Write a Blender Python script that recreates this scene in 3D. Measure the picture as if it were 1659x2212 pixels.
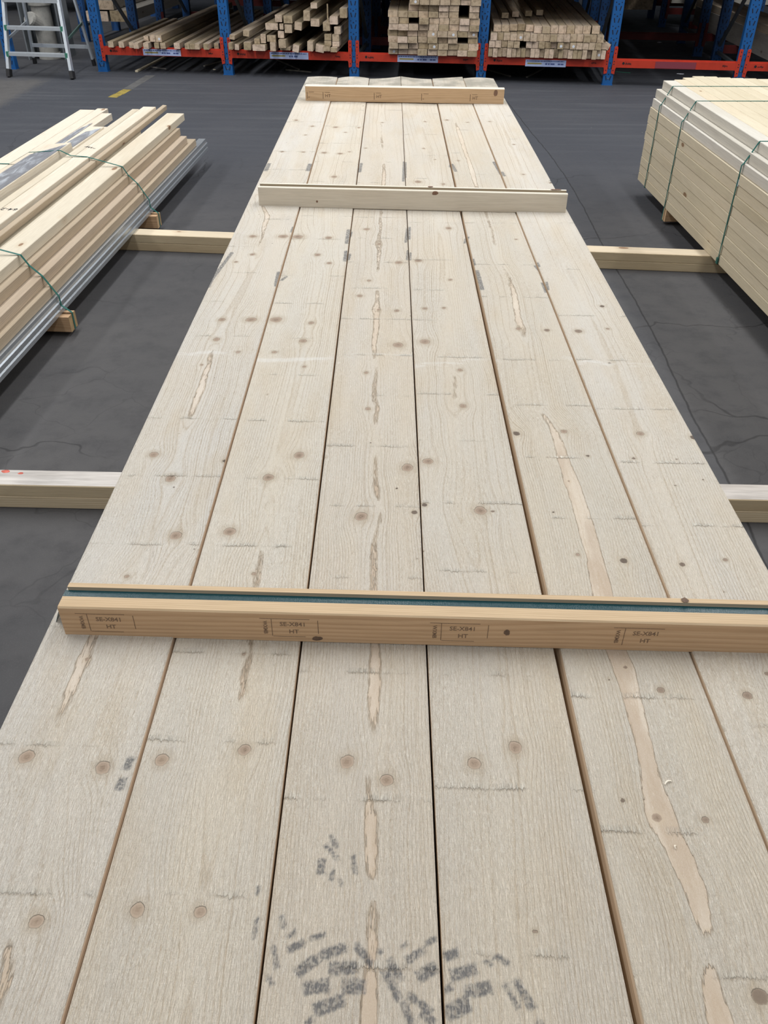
import bpy, bmesh, math, random
import numpy as np
from mathutils import Vector, Matrix, Euler

for o in list(bpy.data.objects): bpy.data.objects.remove(o)
SC = bpy.context.scene
COL = SC.collection
random.seed(7)
rnd = random.Random(11)

# ------------------------------------------------------------------ camera
FPX, CX, CY = 1788., 829.5, 1106.
TH, ROLL, YAW = math.radians(36.97), math.radians(.47), math.radians(.14)
CAM = Vector((0, 0, 1.6))
fwd = Vector((-math.sin(YAW)*math.cos(TH), math.cos(YAW)*math.cos(TH), -math.sin(TH)))
r0 = Vector((math.cos(YAW), math.sin(YAW), 0)); u0 = r0.cross(fwd)
RR = r0*math.cos(ROLL) + u0*math.sin(ROLL)
UU = -r0*math.sin(ROLL) + u0*math.cos(ROLL)
cd = bpy.data.cameras.new('camera'); cam = bpy.data.objects.new('camera', cd); COL.objects.link(cam)
cd.sensor_fit = 'HORIZONTAL'; cd.sensor_width = 36; cd.lens = 36*FPX/1659.; cd.clip_start = .02; cd.clip_end = 200
m = Matrix((RR, UU, -fwd)).transposed().to_4x4(); m.translation = CAM
cam.matrix_world = m
SC.camera = cam

# ------------------------------------------------------------------ light
wd = bpy.data.worlds.new('hall'); SC.world = wd; wd.use_nodes = True
bg = wd.node_tree.nodes['Background']; bg.inputs[0].default_value = (.84, .92, 1.0, 1); bg.inputs[1].default_value = .17
STRIP_W = 392
def strip(x, y0, y1, z=7.0, w=.35, power=STRIP_W):           # rows of tubular hall lamps, 7 m up
    L = bpy.data.lights.new('lamp_row', 'AREA'); L.shape = 'RECTANGLE'; L.size = w; L.size_y = y1-y0
    L.energy = power*(y1-y0)/10; L.color = (1.0, .995, .985)
    o = bpy.data.objects.new('lamp_row', L); COL.objects.link(o); o.location = (x, (y0+y1)/2, z)
for x_, p_ in ((-2.6, 1.0), (2.3, 1.0), (-7.4, 1.1), (7.2, 1.1)):
    strip(x_, 1.6, 11.5, power=STRIP_W*p_)
    strip(x_, -7.5, -2.0, power=STRIP_W*p_*.62)
SC.view_settings.view_transform = 'Standard'; SC.view_settings.look = 'None'
SC.view_settings.exposure = 0.0; SC.view_settings.gamma = 1; SC.view_settings.use_curve_mapping = False

# ------------------------------------------------------------------ helpers
def at(x, y, z):                                             # where the sight line of a photo point meets the level z
    d = fwd*FPX + RR*(x-CX) - UU*(y-CY); t = (z-CAM.z)/d.z
    return CAM + d*t
def tag(o, label=None, cat=None, group=None, kind=None):
    if label: o['label'] = label
    if cat: o['category'] = cat
    if group: o['group'] = group
    if kind: o['kind'] = kind
    return o
def obj(name, me, parent=None, loc=(0,0,0), rot=(0,0,0)):
    o = bpy.data.objects.new(name, me); COL.objects.link(o); o.location = loc; o.rotation_euler = rot
    if parent: o.parent = parent
    return o
def empty(name, loc=(0,0,0), rot=(0,0,0)): return obj(name, None, None, loc, rot)
def mesh(name, V, F, mats, mi=None, smooth=False):
    me = bpy.data.meshes.new(name); me.from_pydata([tuple(v) for v in V], [], F)
    for m_ in mats: me.materials.append(m_)
    if mi: me.polygons.foreach_set('material_index', mi)
    if smooth: me.polygons.foreach_set('use_smooth', [True]*len(me.polygons))
    me.update(); return me
class MB:
    def __init__(s): s.V, s.F, s.I = [], [], []
    def add(s, V, F, i=0):
        n = len(s.V); s.V += [tuple(v) for v in V]; s.F += [tuple(a+n for a in f) for f in F]; s.I += [i]*len(F); return s
    def box(s, x0, x1, y0, y1, z0, z1, i=0, M=None):
        V = [Vector((x, y, z)) for z in (z0, z1) for y in (y0, y1) for x in (x0, x1)]
        if M: V = [M @ v for v in V]
        return s.add(V, [(0,2,3,1),(4,5,7,6),(0,1,5,4),(2,6,7,3),(0,4,6,2),(1,3,7,5)], i)
    def bar(s, p, q, w, h, i=0, up=(0,0,1)):                 # box beam between two points
        p, q = Vector(p), Vector(q); d = (q-p).normalized(); a = d.cross(Vector(up))
        if a.length < 1e-4: a = d.cross(Vector((0,1,0)))
        a.normalize(); b = a.cross(d)
        V = [c + a*sx*w/2 + b*sz*h/2 for sz in (-1,1) for c in (p, q) for sx in (-1,1)]
        return s.add(V, [(0,2,3,1),(4,5,7,6),(0,1,5,4),(2,6,7,3),(0,4,6,2),(1,3,7,5)], i)
    def lathe(s, prof, n=28, i=0, c=(0,0)):                  # prof = [(radius, z)...]
        V = [(c[0]+r*math.cos(2*math.pi*k/n), c[1]+r*math.sin(2*math.pi*k/n), z) for r, z in prof for k in range(n)]
        F = [(j*n+k, j*n+(k+1)%n, (j+1)*n+(k+1)%n, (j+1)*n+k) for j in range(len(prof)-1) for k in range(n)]
        return s.add(V, F, i)
    def extrude(s, prof, y0, y1, i=0, j=None, M=None):       # closed outline in xz, pushed along y, capped
        n = len(prof); V = [Vector((x, y, z)) for y in (y0, y1) for x, z in prof]
        if M: V = [M @ v for v in V]
        s.add(V, [(k, (k+1) % n, n+(k+1) % n, n+k) for k in range(n)], i)
        s.add([V[k] for k in range(n)], [tuple(range(n-1, -1, -1))], i if j is None else j)
        s.add([V[n+k] for k in range(n)], [tuple(range(n))], i if j is None else j); return s
    def mesh(s, name, mats, smooth=False): return mesh(name, s.V, s.F, mats, s.I, smooth)
    def obj(s, name, mats, parent=None, loc=(0,0,0), rot=(0,0,0), smooth=False):
        return obj(name, s.mesh(name, mats, smooth), parent, loc, rot)

# ------------------------------------------------------------------ materials
class NT:
    def __init__(s, name):
        s.m = bpy.data.materials.new(name); s.m.use_nodes = True; s.t = s.m.node_tree; s.b = s.t.nodes['Principled BSDF']
        s.out = s.t.nodes['Material Output']
    def _in(s, node, k, v):
        if v is None: return
        if isinstance(v, bpy.types.NodeSocket): s.t.links.new(v, node.inputs[k])
        else:
            if isinstance(v, (tuple, list)) and len(v) == 3 and node.inputs[k].type == 'RGBA': v = (*v, 1)
            node.inputs[k].default_value = v
    def n(s, typ, ins=None, **kw):
        nd = s.t.nodes.new(typ)
        for k, v in kw.items(): setattr(nd, k, v)
        for k, v in (ins or {}).items(): s._in(nd, k, v)
        return nd
    def math(s, op, a, b=None, c=None, clamp=False):
        nd = s.n('ShaderNodeMath', {0: a, 1: b, 2: c}, operation=op, use_clamp=clamp); return nd.outputs[0]
    def vm(s, op, a, b=None): return s.n('ShaderNodeVectorMath', {0: a, 1: b}, operation=op).outputs[0]
    def noise(s, v, scale, det=2, rough=.5, dist=0, col=False):
        nd = s.n('ShaderNodeTexNoise', {'Vector': v, 'Scale': scale, 'Detail': det, 'Roughness': rough, 'Distortion': dist}); return nd.outputs[1 if col else 0]
    def vor(s, v, scale, feature='F1', rand=1.):
        return s.n('ShaderNodeTexVoronoi', {'Vector': v, 'Scale': scale, 'Randomness': rand}, feature=feature)
    def mix(s, f, a, b, bt='MIX'):
        nd = s.n('ShaderNodeMix', data_type='RGBA', blend_type=bt, clamp_factor=True)
        s._in(nd, 0, f); s._in(nd, 6, a); s._in(nd, 7, b); return nd.outputs[2]
    def ss(s, v, a, b, lo=0., hi=1.):                        # smoothstep a..b -> lo..hi
        nd = s.n('ShaderNodeMapRange', {0: v, 1: a, 2: b, 3: lo, 4: hi}, interpolation_type='SMOOTHSTEP'); return nd.outputs[0]
    def lin(s, v, a, b, lo=0., hi=1.):
        return s.n('ShaderNodeMapRange', {0: v, 1: a, 2: b, 3: lo, 4: hi}).outputs[0]
    def ramp(s, v, pts):
        nd = s.n('ShaderNodeValToRGB', {0: v}); e = nd.color_ramp.elements
        while len(e) < len(pts): e.new(.5)
        for el, (p, c) in zip(e, pts): el.position = p; el.color = (c, c, c, 1) if isinstance(c, (int, float)) else (*c, 1)
        return nd.outputs[0]
    def attr(s, name): return s.n('ShaderNodeAttribute', attribute_name=name).outputs['Fac']
    def bump(s, h, dist, strength=1.): return s.n('ShaderNodeBump', {'Height': h, 'Distance': dist, 'Strength': strength}).outputs[0]
    def fin(s, col=None, rough=None, nrm=None, metal=None, spec=None):
        s._in(s.b, 'Base Color', col); s._in(s.b, 'Roughness', rough); s._in(s.b, 'Normal', nrm); s._in(s.b, 'Metallic', metal); s._in(s.b, 'Specular IOR Level', spec)
        return s.m
def coords(t, scale=(1,1,1), rand=True):
    P = t.n('ShaderNodeTexCoord').outputs['Object']
    if rand:
        r = t.n('ShaderNodeObjectInfo').outputs['Random']
        off = t.n('ShaderNodeCombineXYZ', {0: t.math('MULTIPLY', r, 7.3), 1: t.math('MULTIPLY', r, 31.7), 2: t.math('MULTIPLY', r, 5.1)}).outputs[0]
        P2 = t.vm('ADD', P, off)
    else: P2 = P
    return P, P2

def wood_mat(name, pale, tan, line=.55, weather=0., knots=True, var=.16, ring=.0045, rough=.72, film=0., grain_bump=.35):
    """planed or sawn timber, length along the object's Y"""
    t = NT(name); P, Q = coords(t); rnd_ = t.n('ShaderNodeObjectInfo').outputs['Random']
    S = lambda v, a: t.vm('MULTIPLY', v, a)
    warp = t.noise(S(Q, (3, .7, 3)), 1.0, 2, .5)
    sep = t.n('ShaderNodeSeparateXYZ', {0: P}); x, y, z = sep.outputs
    r1 = t.math('FRACT', t.math('MULTIPLY', rnd_, 17.3)); r2 = t.math('FRACT', t.math('MULTIPLY', rnd_, 51.7)); r3 = t.math('FRACT', t.math('MULTIPLY', rnd_, 91.1))
    dx = t.math('ADD', x, t.lin(r1, 0, 1, -.12, .12)); dz = t.math('ADD', z, t.lin(r2, 0, 1, -.16, .04))
    rad = t.math('SQRT', t.math('ADD', t.math('MULTIPLY', dx, dx), t.math('MULTIPLY', dz, dz)))
    rad = t.math('ADD', rad, t.math('MULTIPLY', t.math('SUBTRACT', warp, .5), .05))
    fr = t.math('FRACT', t.math('DIVIDE', rad, ring))
    late = t.ramp(fr, [(0, .1), (.35, 0), (.8, 1), (.95, .7), (1, .1)])
    fib = t.noise(S(Q, (260, 9, 260)), 1.0, 3, .6)
    big = t.noise(S(Q, (6, .8, 6)), 1.0, 2, .6)
    col = t.mix(t.math('MULTIPLY', late, line), pale, tan)
    col = t.mix(t.ss(big, .45, .75, 0, .55), col, tan)
    col = t.mix(t.ss(fib, .35, .75, 0, .22), col, tuple(c*.55 for c in tan))
    if knots:
        V = t.vor(S(Q, (1, .45, 1)), 7.0); d = t.math('ADD', V.outputs['Distance'], t.math('MULTIPLY', t.math('SUBTRACT', fib, .5), .02))
        pick = t.ss(t.n('ShaderNodeSeparateColor', {0: V.outputs['Color']}).outputs[0], .60, .62)
        k = t.math('MULTIPLY', t.ss(d, .085, .10, 1, 0), pick); halo = t.math('MULTIPLY', t.ss(d, .09, .2, .5, 0), pick)
        col = t.mix(halo, col, tan); col = t.mix(k, col, tuple(c*f for c, f in zip(tan, (.5, .38, .33))))
    if weather:
        wn = t.noise(S(Q, (18, 2.2, 18)), 1.0, 4, .7)
        col = t.mix(t.ss(wn, .35, .7, 0, weather), col, (.20, .185, .175))
    br = t.lin(r3, 0, 1, 1-var, 1+var*.7)
    col = t.mix(1., col, t.n('ShaderNodeCombineColor', {0: br, 1: br, 2: t.math('POWER', br, 1.3)}).outputs[0], 'MULTIPLY')
    nrm = t.bump(t.math('ADD', t.math('MULTIPLY', fib, .6), t.math('MULTIPLY', late, .3)), .0012, grain_bump)
    return t.fin(col, rough, nrm, spec=.3)
def end_mat(name, pale, tan, var=.2, weather=0.):
    t = NT(name); P, Q = coords(t); rnd_ = t.n('ShaderNodeObjectInfo').outputs['Random']
    sep = t.n('ShaderNodeSeparateXYZ', {0: P}); x, y, z = sep.outputs
    r1 = t.math('FRACT', t.math('MULTIPLY', rnd_, 17.3)); r2 = t.math('FRACT', t.math('MULTIPLY', rnd_, 51.7)); r3 = t.math('FRACT', t.math('MULTIPLY', rnd_, 71.1))
    dx = t.math('ADD', x, t.lin(r1, 0, 1, -.1, .1)); dz = t.math('ADD', z, t.lin(r2, 0, 1, -.14, .04))
    rad = t.math('SQRT', t.math('ADD', t.math('MULTIPLY', dx, dx), t.math('MULTIPLY', dz, dz)))
    fr = t.math('FRACT', t.math('DIVIDE', rad, .005)); late = t.ramp(fr, [(0, 0), (.8, 1), (1, .2)])
    big = t.noise(Q, 30, 3, .6)
    col = t.mix(t.math('MULTIPLY', late, .4), pale, tan); col = t.mix(t.ss(big, .4, .75, 0, .5+weather*.3), col, tuple(c*.6 for c in tan))
    br = t.lin(r3, 0, 1, 1-var, 1+var*.6)
    col = t.mix(1., col, t.n('ShaderNodeCombineColor', {0: br, 1: br, 2: t.math('POWER', br, 1.4)}).outputs[0], 'MULTIPLY')
    return t.fin(col, .85, t.bump(big, .001, .4), spec=.2)
def plain(name, col, rough=.5, metal=0., noise=0., nscale=40, nmul=.6, spec=.5, bump=0.):
    t = NT(name); P, Q = coords(t); c = col
    nz = t.noise(Q, nscale, 4, .6)
    if noise: c = t.mix(t.ss(nz, .4, .75, 0, noise), col, tuple(v*nmul for v in col))
    return t.fin(c, rough, t.bump(nz, .001, bump) if bump else None, metal, spec)

SPR_P, SPR_T = (.72, .63, .46), (.50, .36, .20)
M_side = wood_mat('sawn_edge', (.74, .60, .45), (.60, .45, .31), line=.3, var=.08, knots=False)
M_stackend = end_mat('sawn_end', (.55, .48, .36), (.38, .28, .18))
M_batA = wood_mat('amber_pine', (.58, .39, .235), (.42, .255, .135), line=.6, var=.03, ring=.0055, rough=.6)
M_batAtop = wood_mat('amber_pine_sawn_top', (.60, .45, .29), (.46, .31, .17), line=.4, var=.03)
M_batAend = end_mat('amber_pine_end', (.50, .36, .21), (.34, .22, .12))
M_batB = wood_mat('pale_spruce', (.72, .655, .55), (.58, .47, .33), line=.45, var=.03)
M_batBtop = wood_mat('pale_spruce_top', (.80, .74, .63), (.66, .55, .40), line=.25, var=.03, knots=False)
M_groove = wood_mat('groove_wood', (.46, .39, .29), (.35, .28, .19), line=.3, var=.03, knots=False)
M_batC = wood_mat('orange_pine', (.62, .43, .26), (.47, .29, .15), line=.45, var=.03)
M_bear = wood_mat('bearer_spruce', (.62, .52, .36), (.46, .34, .20), line=.5, var=.1)
M_beartop = wood_mat('bearer_worn_top', (.74, .64, .48), (.56, .42, .28), line=.2, var=.05, weather=.15)
M_L = wood_mat('planed_spruce', (.72, .66, .55), (.58, .475, .345), line=.4, var=.14)
M_Lt = wood_mat('planed_spruce_grey', (.53, .44, .335), (.40, .31, .22), line=.6, var=.10)
M_Lend = end_mat('planed_spruce_end', (.68, .56, .37), (.52, .38, .21))
M_R = wood_mat('stud_spruce', (.66, .585, .44), (.54, .45, .31), line=.25, var=.10)
M_Rw = wood_mat('stud_spruce_bleached', (.68, .65, .59), (.56, .51, .43), line=.2, var=.10)
M_Rend = end_mat('stud_end', (.66, .56, .38), (.50, .38, .22))
M_rk = wood_mat('stored_stud', (.46, .37, .26), (.30, .22, .14), line=.4, weather=.55, var=.3)
M_rke = end_mat('stored_stud_end', (.70, .56, .42), (.42, .30, .20), var=.32, weather=.6)
M_old = wood_mat('grey_weathered_timber', (.30, .28, .25), (.20, .18, .15), line=.3, weather=.6, var=.15)
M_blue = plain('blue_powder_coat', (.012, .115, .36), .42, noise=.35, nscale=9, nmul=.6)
M_red_shade = plain('shaded_red_coat', (.13, .012, .010), .6, noise=.4, nscale=12, nmul=.6)  # darker copy of the red coat, rack shade put into its colour
M_blue_shade = plain('blue_powder_coat_shaded', (.012, .07, .22), .5, noise=.35, nscale=9)  # blue coat darkened for rear posts and back racks, shade painted in
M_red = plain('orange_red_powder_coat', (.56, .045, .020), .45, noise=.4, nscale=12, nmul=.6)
M_slot = plain('slot_shadow', (.008, .012, .03), .8)
M_zinc = plain('galvanised_steel', (.50, .54, .58), .38, metal=.75, noise=.4, nscale=70, nmul=.75)
M_brace = plain('grey_brace_steel', (.16, .18, .20), .5, metal=.5)
M_alu = plain('aluminium', (.70, .75, .80), .38, metal=.55, noise=.3, nscale=30, nmul=.7)
M_alug = plain('aluminium_green_tape', (.05, .22, .15), .5)
M_greyg = plain('grey_green_bar', (.10, .17, .15), .5, metal=.4)
M_rubber = plain('black_rubber', (.02, .02, .022), .6)
M_pipe = plain('dusty_white_pipe', (.42, .41, .38), .7, noise=.6, nscale=14, nmul=.5, bump=.4)
M_col = plain('grey_steel_column', (.20, .22, .24), .55, noise=.4, nscale=6, nmul=.7)
M_card = plain('lilac_label_card', (.52, .62, .92), .4)
M_cardtext = plain('label_print', (.10, .14, .36), .6)
M_cardyellow = plain('label_yellow_print', (.40, .33, .10), .6)
M_marker = plain('black_marker', (.01, .01, .012), .7)
M_bolt = plain('bolt', (.45, .46, .48), .3, metal=.9)
M_white = plain('white_paper', (.75, .78, .85), .7)
M_dark = plain('dark_goods', (.03, .03, .032), .7, noise=.5, nscale=5)

def strap_mat():
    t = NT('green_polyester_strap'); P, Q = coords(t, rand=False)
    w = t.n('ShaderNodeTexWave', {'Vector': P, 'Scale': 150., 'Distortion': .3, 'Detail': 1.}, wave_type='BANDS', bands_direction='X').outputs['Fac']
    w2 = t.noise(t.vm('MULTIPLY', P, (300, 900, 300)), 1., 1)
    return t.fin(t.mix(w, (.006, .040, .048), (.009, .050, .060)), .20, t.bump(t.math('ADD', w, t.math('MULTIPLY', w2, .5)), .0003, .4), spec=.28)
M_strap = strap_mat()
M_strapg = plain('thin_green_strap', (.015, .13, .11), .35, noise=.3, nscale=60)
def film_mat():
    t = NT('clear_wrapping_film'); P, Q = coords(t, rand=False)
    n1 = t.noise(t.vm('MULTIPLY', P, (20, 5, 20)), 1., 4, .6, .6)
    col = t.mix(t.ss(n1, .45, .7), (.30, .31, .34), (.62, .66, .72))
    t.fin(col, .22, t.bump(n1, .01, .7), spec=.7)
    t.b.inputs['Alpha'].default_value = .86
    return t.m
M_film = film_mat()
def ink_mat():
    t = NT('stamp_ink'); P, Q = coords(t)
    t.fin((.24, .155, .10), .8)
    t._in(t.b, 'Alpha', t.ss(t.noise(Q, 600, 3, .7), .35, .62, .25, .8)); return t.m
M_ink = ink_mat()
def inkb_mat():
    t = NT('marker_ink'); P, Q = coords(t)
    t.fin((.03, .03, .035), .8); t._in(t.b, 'Alpha', t.ss(t.noise(Q, 500, 2, .6), .3, .6, .4, .9)); return t.m
M_inkb = inkb_mat()

def floor_mat():
    t = NT('worn_asphalt_floor'); P = t.n('ShaderNodeTexCoord').outputs['Object']
    x, y, z = t.n('ShaderNodeSeparateXYZ', {0: P}).outputs
    n1 = t.noise(P, 1.1, 4, .6); n2 = t.noise(P, 9, 5, .65); n3 = t.noise(P, 260, 3, .7); n4 = t.noise(P, 60, 4, .7)
    col = t.mix(t.ss(n1, .3, .7), (.058, .058, .062), (.080, .078, .080))
    col = t.mix(t.ss(n2, .45, .8, 0, .45), col, (.040, .041, .046))
    col = t.mix(t.ss(n3, .50, .80, 0, .5), col, (.12, .118, .115))
    col = t.mix(t.ss(n4, .62, .8, 0, .4), col, (.10, .10, .10))
    # sweeping forklift streaks beside the racks
    st = t.noise(t.vm('MULTIPLY', P, (.7, 9, 1)), 1., 3, .6, .4)
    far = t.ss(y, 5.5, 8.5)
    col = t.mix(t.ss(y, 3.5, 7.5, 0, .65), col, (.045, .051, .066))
    col = t.mix(t.math('MULTIPLY', t.ss(st, .45, .75, 0, .45), far), col, (.095, .10, .11))
    # pavement joint along the stack
    cx = t.n('ShaderNodeFloatCurve', {1: t.lin(y, 0, 9)}); pts = [(0, 1.10), (1.95, 1.137), (2.24, 1.162), (2.73, 1.169), (3.59, 1.206), (4.61, 1.212), (5.68, 1.235), (7.63, 1.16), (9, 1.09)]
    cv = cx.mapping.curves[0]
    while len(cv.points) < len(pts): cv.points.new(.5, .5)
    for p, (yy, xx) in zip(cv.points, pts): p.location = (yy/9, (xx-1)*3); p.handle_type = 'AUTO_CLAMPED'
    cx.mapping.update()
    jx = t.math('ADD', t.math('DIVIDE', cx.outputs[0], 3.), 1.0)
    wob = t.math('MULTIPLY', t.math('SUBTRACT', t.noise(P, 5, 3, .7), .5), .02)
    dj = t.math('ABSOLUTE', t.math('ADD', t.math('SUBTRACT', x, jx), wob))
    gate = t.ss(y, 8.3, 9.2, 1, 0)
    blue = t.math('MULTIPLY', t.math('LESS_THAN', x, jx), t.math('GREATER_THAN', x, .2))
    col = t.mix(t.math('MULTIPLY', blue, .25), col, (.060, .066, .080))
    col = t.mix(t.math('MULTIPLY', t.ss(dj, .0015, .0065, .70, 0), gate), col, (.012, .012, .013))
    # fine cracks
    Pw = t.vm('ADD', P, t.vm('MULTIPLY', t.noise(P, 3., 3, .6, col=True), (.35, .35, 0)))
    ve = t.vor(Pw, .95, 'DISTANCE_TO_EDGE').outputs['Distance']
    ve2 = t.vor(t.vm('ADD', Pw, (.3, .1, 0)), 3.1, 'DISTANCE_TO_EDGE').outputs['Distance']
    ck = t.math('MULTIPLY', t.ss(ve, .001, .0055, .55, 0), t.ss(t.noise(P, .9, 1), .50, .60))
    ck2 = t.math('MULTIPLY', t.ss(ve2, .003, .010, .28, 0), t.ss(t.noise(P, 1.3, 1), .50, .60))
    near = t.ss(y, 5.5, 8.5, 1, .25)
    col = t.mix(t.math('MULTIPLY', ck, near), col, (.015, .015, .016)); col = t.mix(t.math('MULTIPLY', ck2, near), col, (.022, .022, .024))
    # paler slab in the far left corner
    sl = t.math('MULTIPLY', t.ss(t.math('ADD', x, t.math('MULTIPLY', n2, .25)), -3.50, -3.35, 1, 0), t.ss(y, 3.0, 4.0))
    sl = t.math('MULTIPLY', sl, t.ss(t.math('ADD', y, t.math('MULTIPLY', n2, .5)), 9.6, 9.9, 1, .25))
    col = t.mix(t.math('MULTIPLY', sl, .8), col, t.mix(n2, (.085, .080, .076), (.13, .125, .12)))
    # specks of sawdust
    sp = t.vor(P, 7.); spk = t.math('MULTIPLY', t.ss(sp.outputs['Distance'], .02, .035, 1, 0), t.ss(t.n('ShaderNodeSeparateColor', {0: sp.outputs['Color']}).outputs[1], .7, .72))
    col = t.mix(t.math('MULTIPLY', spk, .6), col, (.38, .36, .32))
    h = t.math('ADD', t.math('MULTIPLY', n3, .5), t.math('ADD', n4, t.math('MULTIPLY', ck, -1.5)))
    return t.fin(col, t.ss(n2, .3, .8, .62, .8), t.bump(h, .002, .35), spec=.28)
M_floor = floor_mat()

def plank_mat():
    """rough band-sawn spruce; per-vertex fields give ring distance, knots, smooth patches, dirt and saw marks"""
    t = NT('rough_sawn_spruce'); P, Q = coords(t)
    S = lambda v, a: t.vm('MULTIPLY', v, a)
    rd = t.n('ShaderNodeObjectInfo').outputs['Random']
    sep = t.n('ShaderNodeSeparateXYZ', {0: P}); x, y, z = sep.outputs
    grain, knot, kd, patch, dirt, mark = [t.attr(a) for a in ('grain', 'knot', 'kdark', 'patch', 'dirt', 'mark')]
    jag = t.noise(S(Q, (420, 40, 1)), 1., 2, .6); jag_ = t.math('SUBTRACT', jag, .5)
    low = t.noise(S(Q, (9, 1.6, 1)), 1., 3, .6)
    fib = t.noise(S(Q, (580, 88, 1)), 1., 4, .70, 1.1)           # torn fibres, about 1.5 x 18 mm
    fib2 = t.noise(S(Q, (1600, 480, 1)), 1., 3, .7, .8)
    rip = t.noise(S(Q, (60, 330, 1)), 1., 2, .6, 1.)            # cross ripples of the saw
    chip = t.noise(S(Q, (280, 95, 1)), 1., 3, .7, 1.2)
    ruf = t.ss(t.noise(S(Q, (7, 2.6, 1)), 1., 3, .6, .5), .38, .64)      # where the face is torn most
    # growth rings
    g = t.math('ADD', grain, t.math('MULTIPLY', jag_, 1.5))
    g = t.math('ADD', g, t.math('MULTIPLY', t.math('SUBTRACT', low, .5), 2.0))
    fr = t.math('FRACT', t.math('DIVIDE', g, 5.2))
    late = t.ramp(fr, [(0, .10), (.15, 0), (.66, .12), (.86, 1), (.91, .95), (.97, .1)])
    lw = t.ss(t.noise(S(Q, (16, 1.2, 1)), 1., 2, .6), .32, .68, .25, 1.)
    late = t.math('MULTIPLY', late, lw)
    col = t.mix(t.ss(low, .3, .7), (.765, .735, .680), (.775, .715, .620))
    warm = t.noise(S(Q, (14, 3.2, 1)), 1., 2, .5)
    col = t.mix(1., col, t.n('ShaderNodeObjectInfo').outputs['Color'], 'MULTIPLY')
    col = t.mix(t.ss(warm, .50, .78, 0, .42), col, (.68, .57, .42))
    col = t.mix(t.math('MULTIPLY', t.math('MULTIPLY', late, t.ss(fib, .68, .38, .35, 1)), .70), col, (.50, .395, .275))
    fr2 = t.math('FRACT', t.math('DIVIDE', t.math('ADD', g, 3.), 18.7)); l2_ = t.math('MULTIPLY', t.ramp(fr2, [(0, .0), (.74, 0), (.88, 1), (.92, .9), (.97, 0)]), t.ss(t.noise(S(Q, (11, 1.0, 1)), 1., 2, .6), .38, .62))
    col = t.mix(t.math('MULTIPLY', t.math('MULTIPLY', l2_, t.ss(fib, .65, .35, .4, 1)), t.ss(y, .8, 1.6, .38, .62)), col, (.45, .35, .24))
    col = t.mix(t.math('MULTIPLY', t.ss(fib, .47, .30, 0, .60), t.math('ADD', t.math('MULTIPLY', ruf, .6), .5)), col, (.45, .355, .25))
    col = t.mix(t.ss(fib, .54, .68, 0, .50), col, (.83, .80, .73))
    col = t.mix(t.ss(fib2, .54, .38, 0, .32), col, (.42, .34, .25))
    col = t.mix(t.math('MULTIPLY', t.ss(chip, .57, .64, 0, .65), ruf), col, (.84, .80, .71))
    # smooth missed patches, pinkish, with ragged border
    pj = t.math('ADD', patch, t.math('MULTIPLY', jag_, 5.5)); pj = t.math('ADD', pj, t.math('MULTIPLY', t.math('SUBTRACT', t.noise(S(Q, (60, 22, 1)), 1., 2), .5), 4.))
    pm = t.ss(pj, -.2, .5)
    pc = t.mix(t.ss(fib2, .4, .65), (.395, .305, .225), (.455, .36, .275))
    col = t.mix(t.math('MULTIPLY', t.math('MULTIPLY', pm, t.ss(t.noise(S(Q, (26, 5, 1)), 1., 3, .6), .35, .6, .62, 1.1)), t.math('MULTIPLY', t.ss(fib, .58, .72, .72, .40), t.ss(y, 1., 2.4, 1, .62))), col, pc)
    edge = t.ss(t.math('ABSOLUTE', pj), .2, 1.3, .55, 0)
    col = t.mix(t.math('MULTIPLY', edge, .75), col, (.38, .285, .19))
    # saw stop marks across the board
    mgate = t.ss(t.attr('markabs'), .020, .032, 1, 0)
    mk = t.math('ADD', mark, t.math('MULTIPLY', t.math('SUBTRACT', t.noise(S(Q, (28, 3, 1)), 1., 3, .6), .5), .010))
    mk = t.math('ADD', mk, t.math('MULTIPLY', t.math('SUBTRACT', t.noise(S(Q, (400, 20, 1)), 1., 2, .6), .5), .013))
    mw = t.math('MULTIPLY', t.ss(t.noise(S(Q, (19, 3, 1)), 1., 2), .42, .66, .0, 1), mgate)
    mline = t.math('MULTIPLY', t.ss(t.math('ABSOLUTE', mk), .0004, .0022, 1, 0), mw)
    mfz = t.math('MULTIPLY', t.ss(t.math('ABSOLUTE', t.math('SUBTRACT', mk, .005)), .001, .009, 1, 0), mw)
    mhit = t.ss(t.noise(S(Q, (460, 26, 1)), 1., 2, .6), .45, .58)
    col = t.mix(t.math('MULTIPLY', mfz, t.math('MULTIPLY', mhit, .75)), col, (.84, .80, .70))
    col = t.mix(t.math('MULTIPLY', mline, t.ss(y, 1.2, 2.6, .42, .20)), col, (.38, .29, .19))
    # knots
    kw = t.math('ADD', knot, t.math('MULTIPLY', t.math('SUBTRACT', t.noise(Q, 60, 4, .6), .5), .75))
    halo = t.ss(kw, .9, 2.6, .50, 0)
    col = t.mix(halo, col, (.53, .44, .33))
    kr = t.math('ADD', t.math('MULTIPLY', t.math('SINE', t.math('MULTIPLY', kw, 17.)), .5), .5)
    kc = t.mix(t.math('ADD', t.math('MULTIPLY', kr, .25), t.ss(kw, .1, 1., 0, .75)), (.20, .14, .10), (.38, .295, .23)); kc = t.mix(kd, kc, (.075, .055, .045))
    kc = t.mix(t.math('MULTIPLY', t.ss(t.math('ABSOLUTE', t.math('SUBTRACT', t.noise(S(Q, (40, 140, 1)), 1., 2), .5)), .0, .022, .75, 0), t.ss(kw, .3, .8, 1, 0)), kc, (.11, .075, .055))
    kc = t.mix(t.ss(t.math('ABSOLUTE', t.math('SUBTRACT', kw, .93)), .02, .16, .20, 0), kc, (.20, .15, .11))
    col = t.mix(t.ss(kw, .88, 1.12, .92, 0), col, kc)
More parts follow.
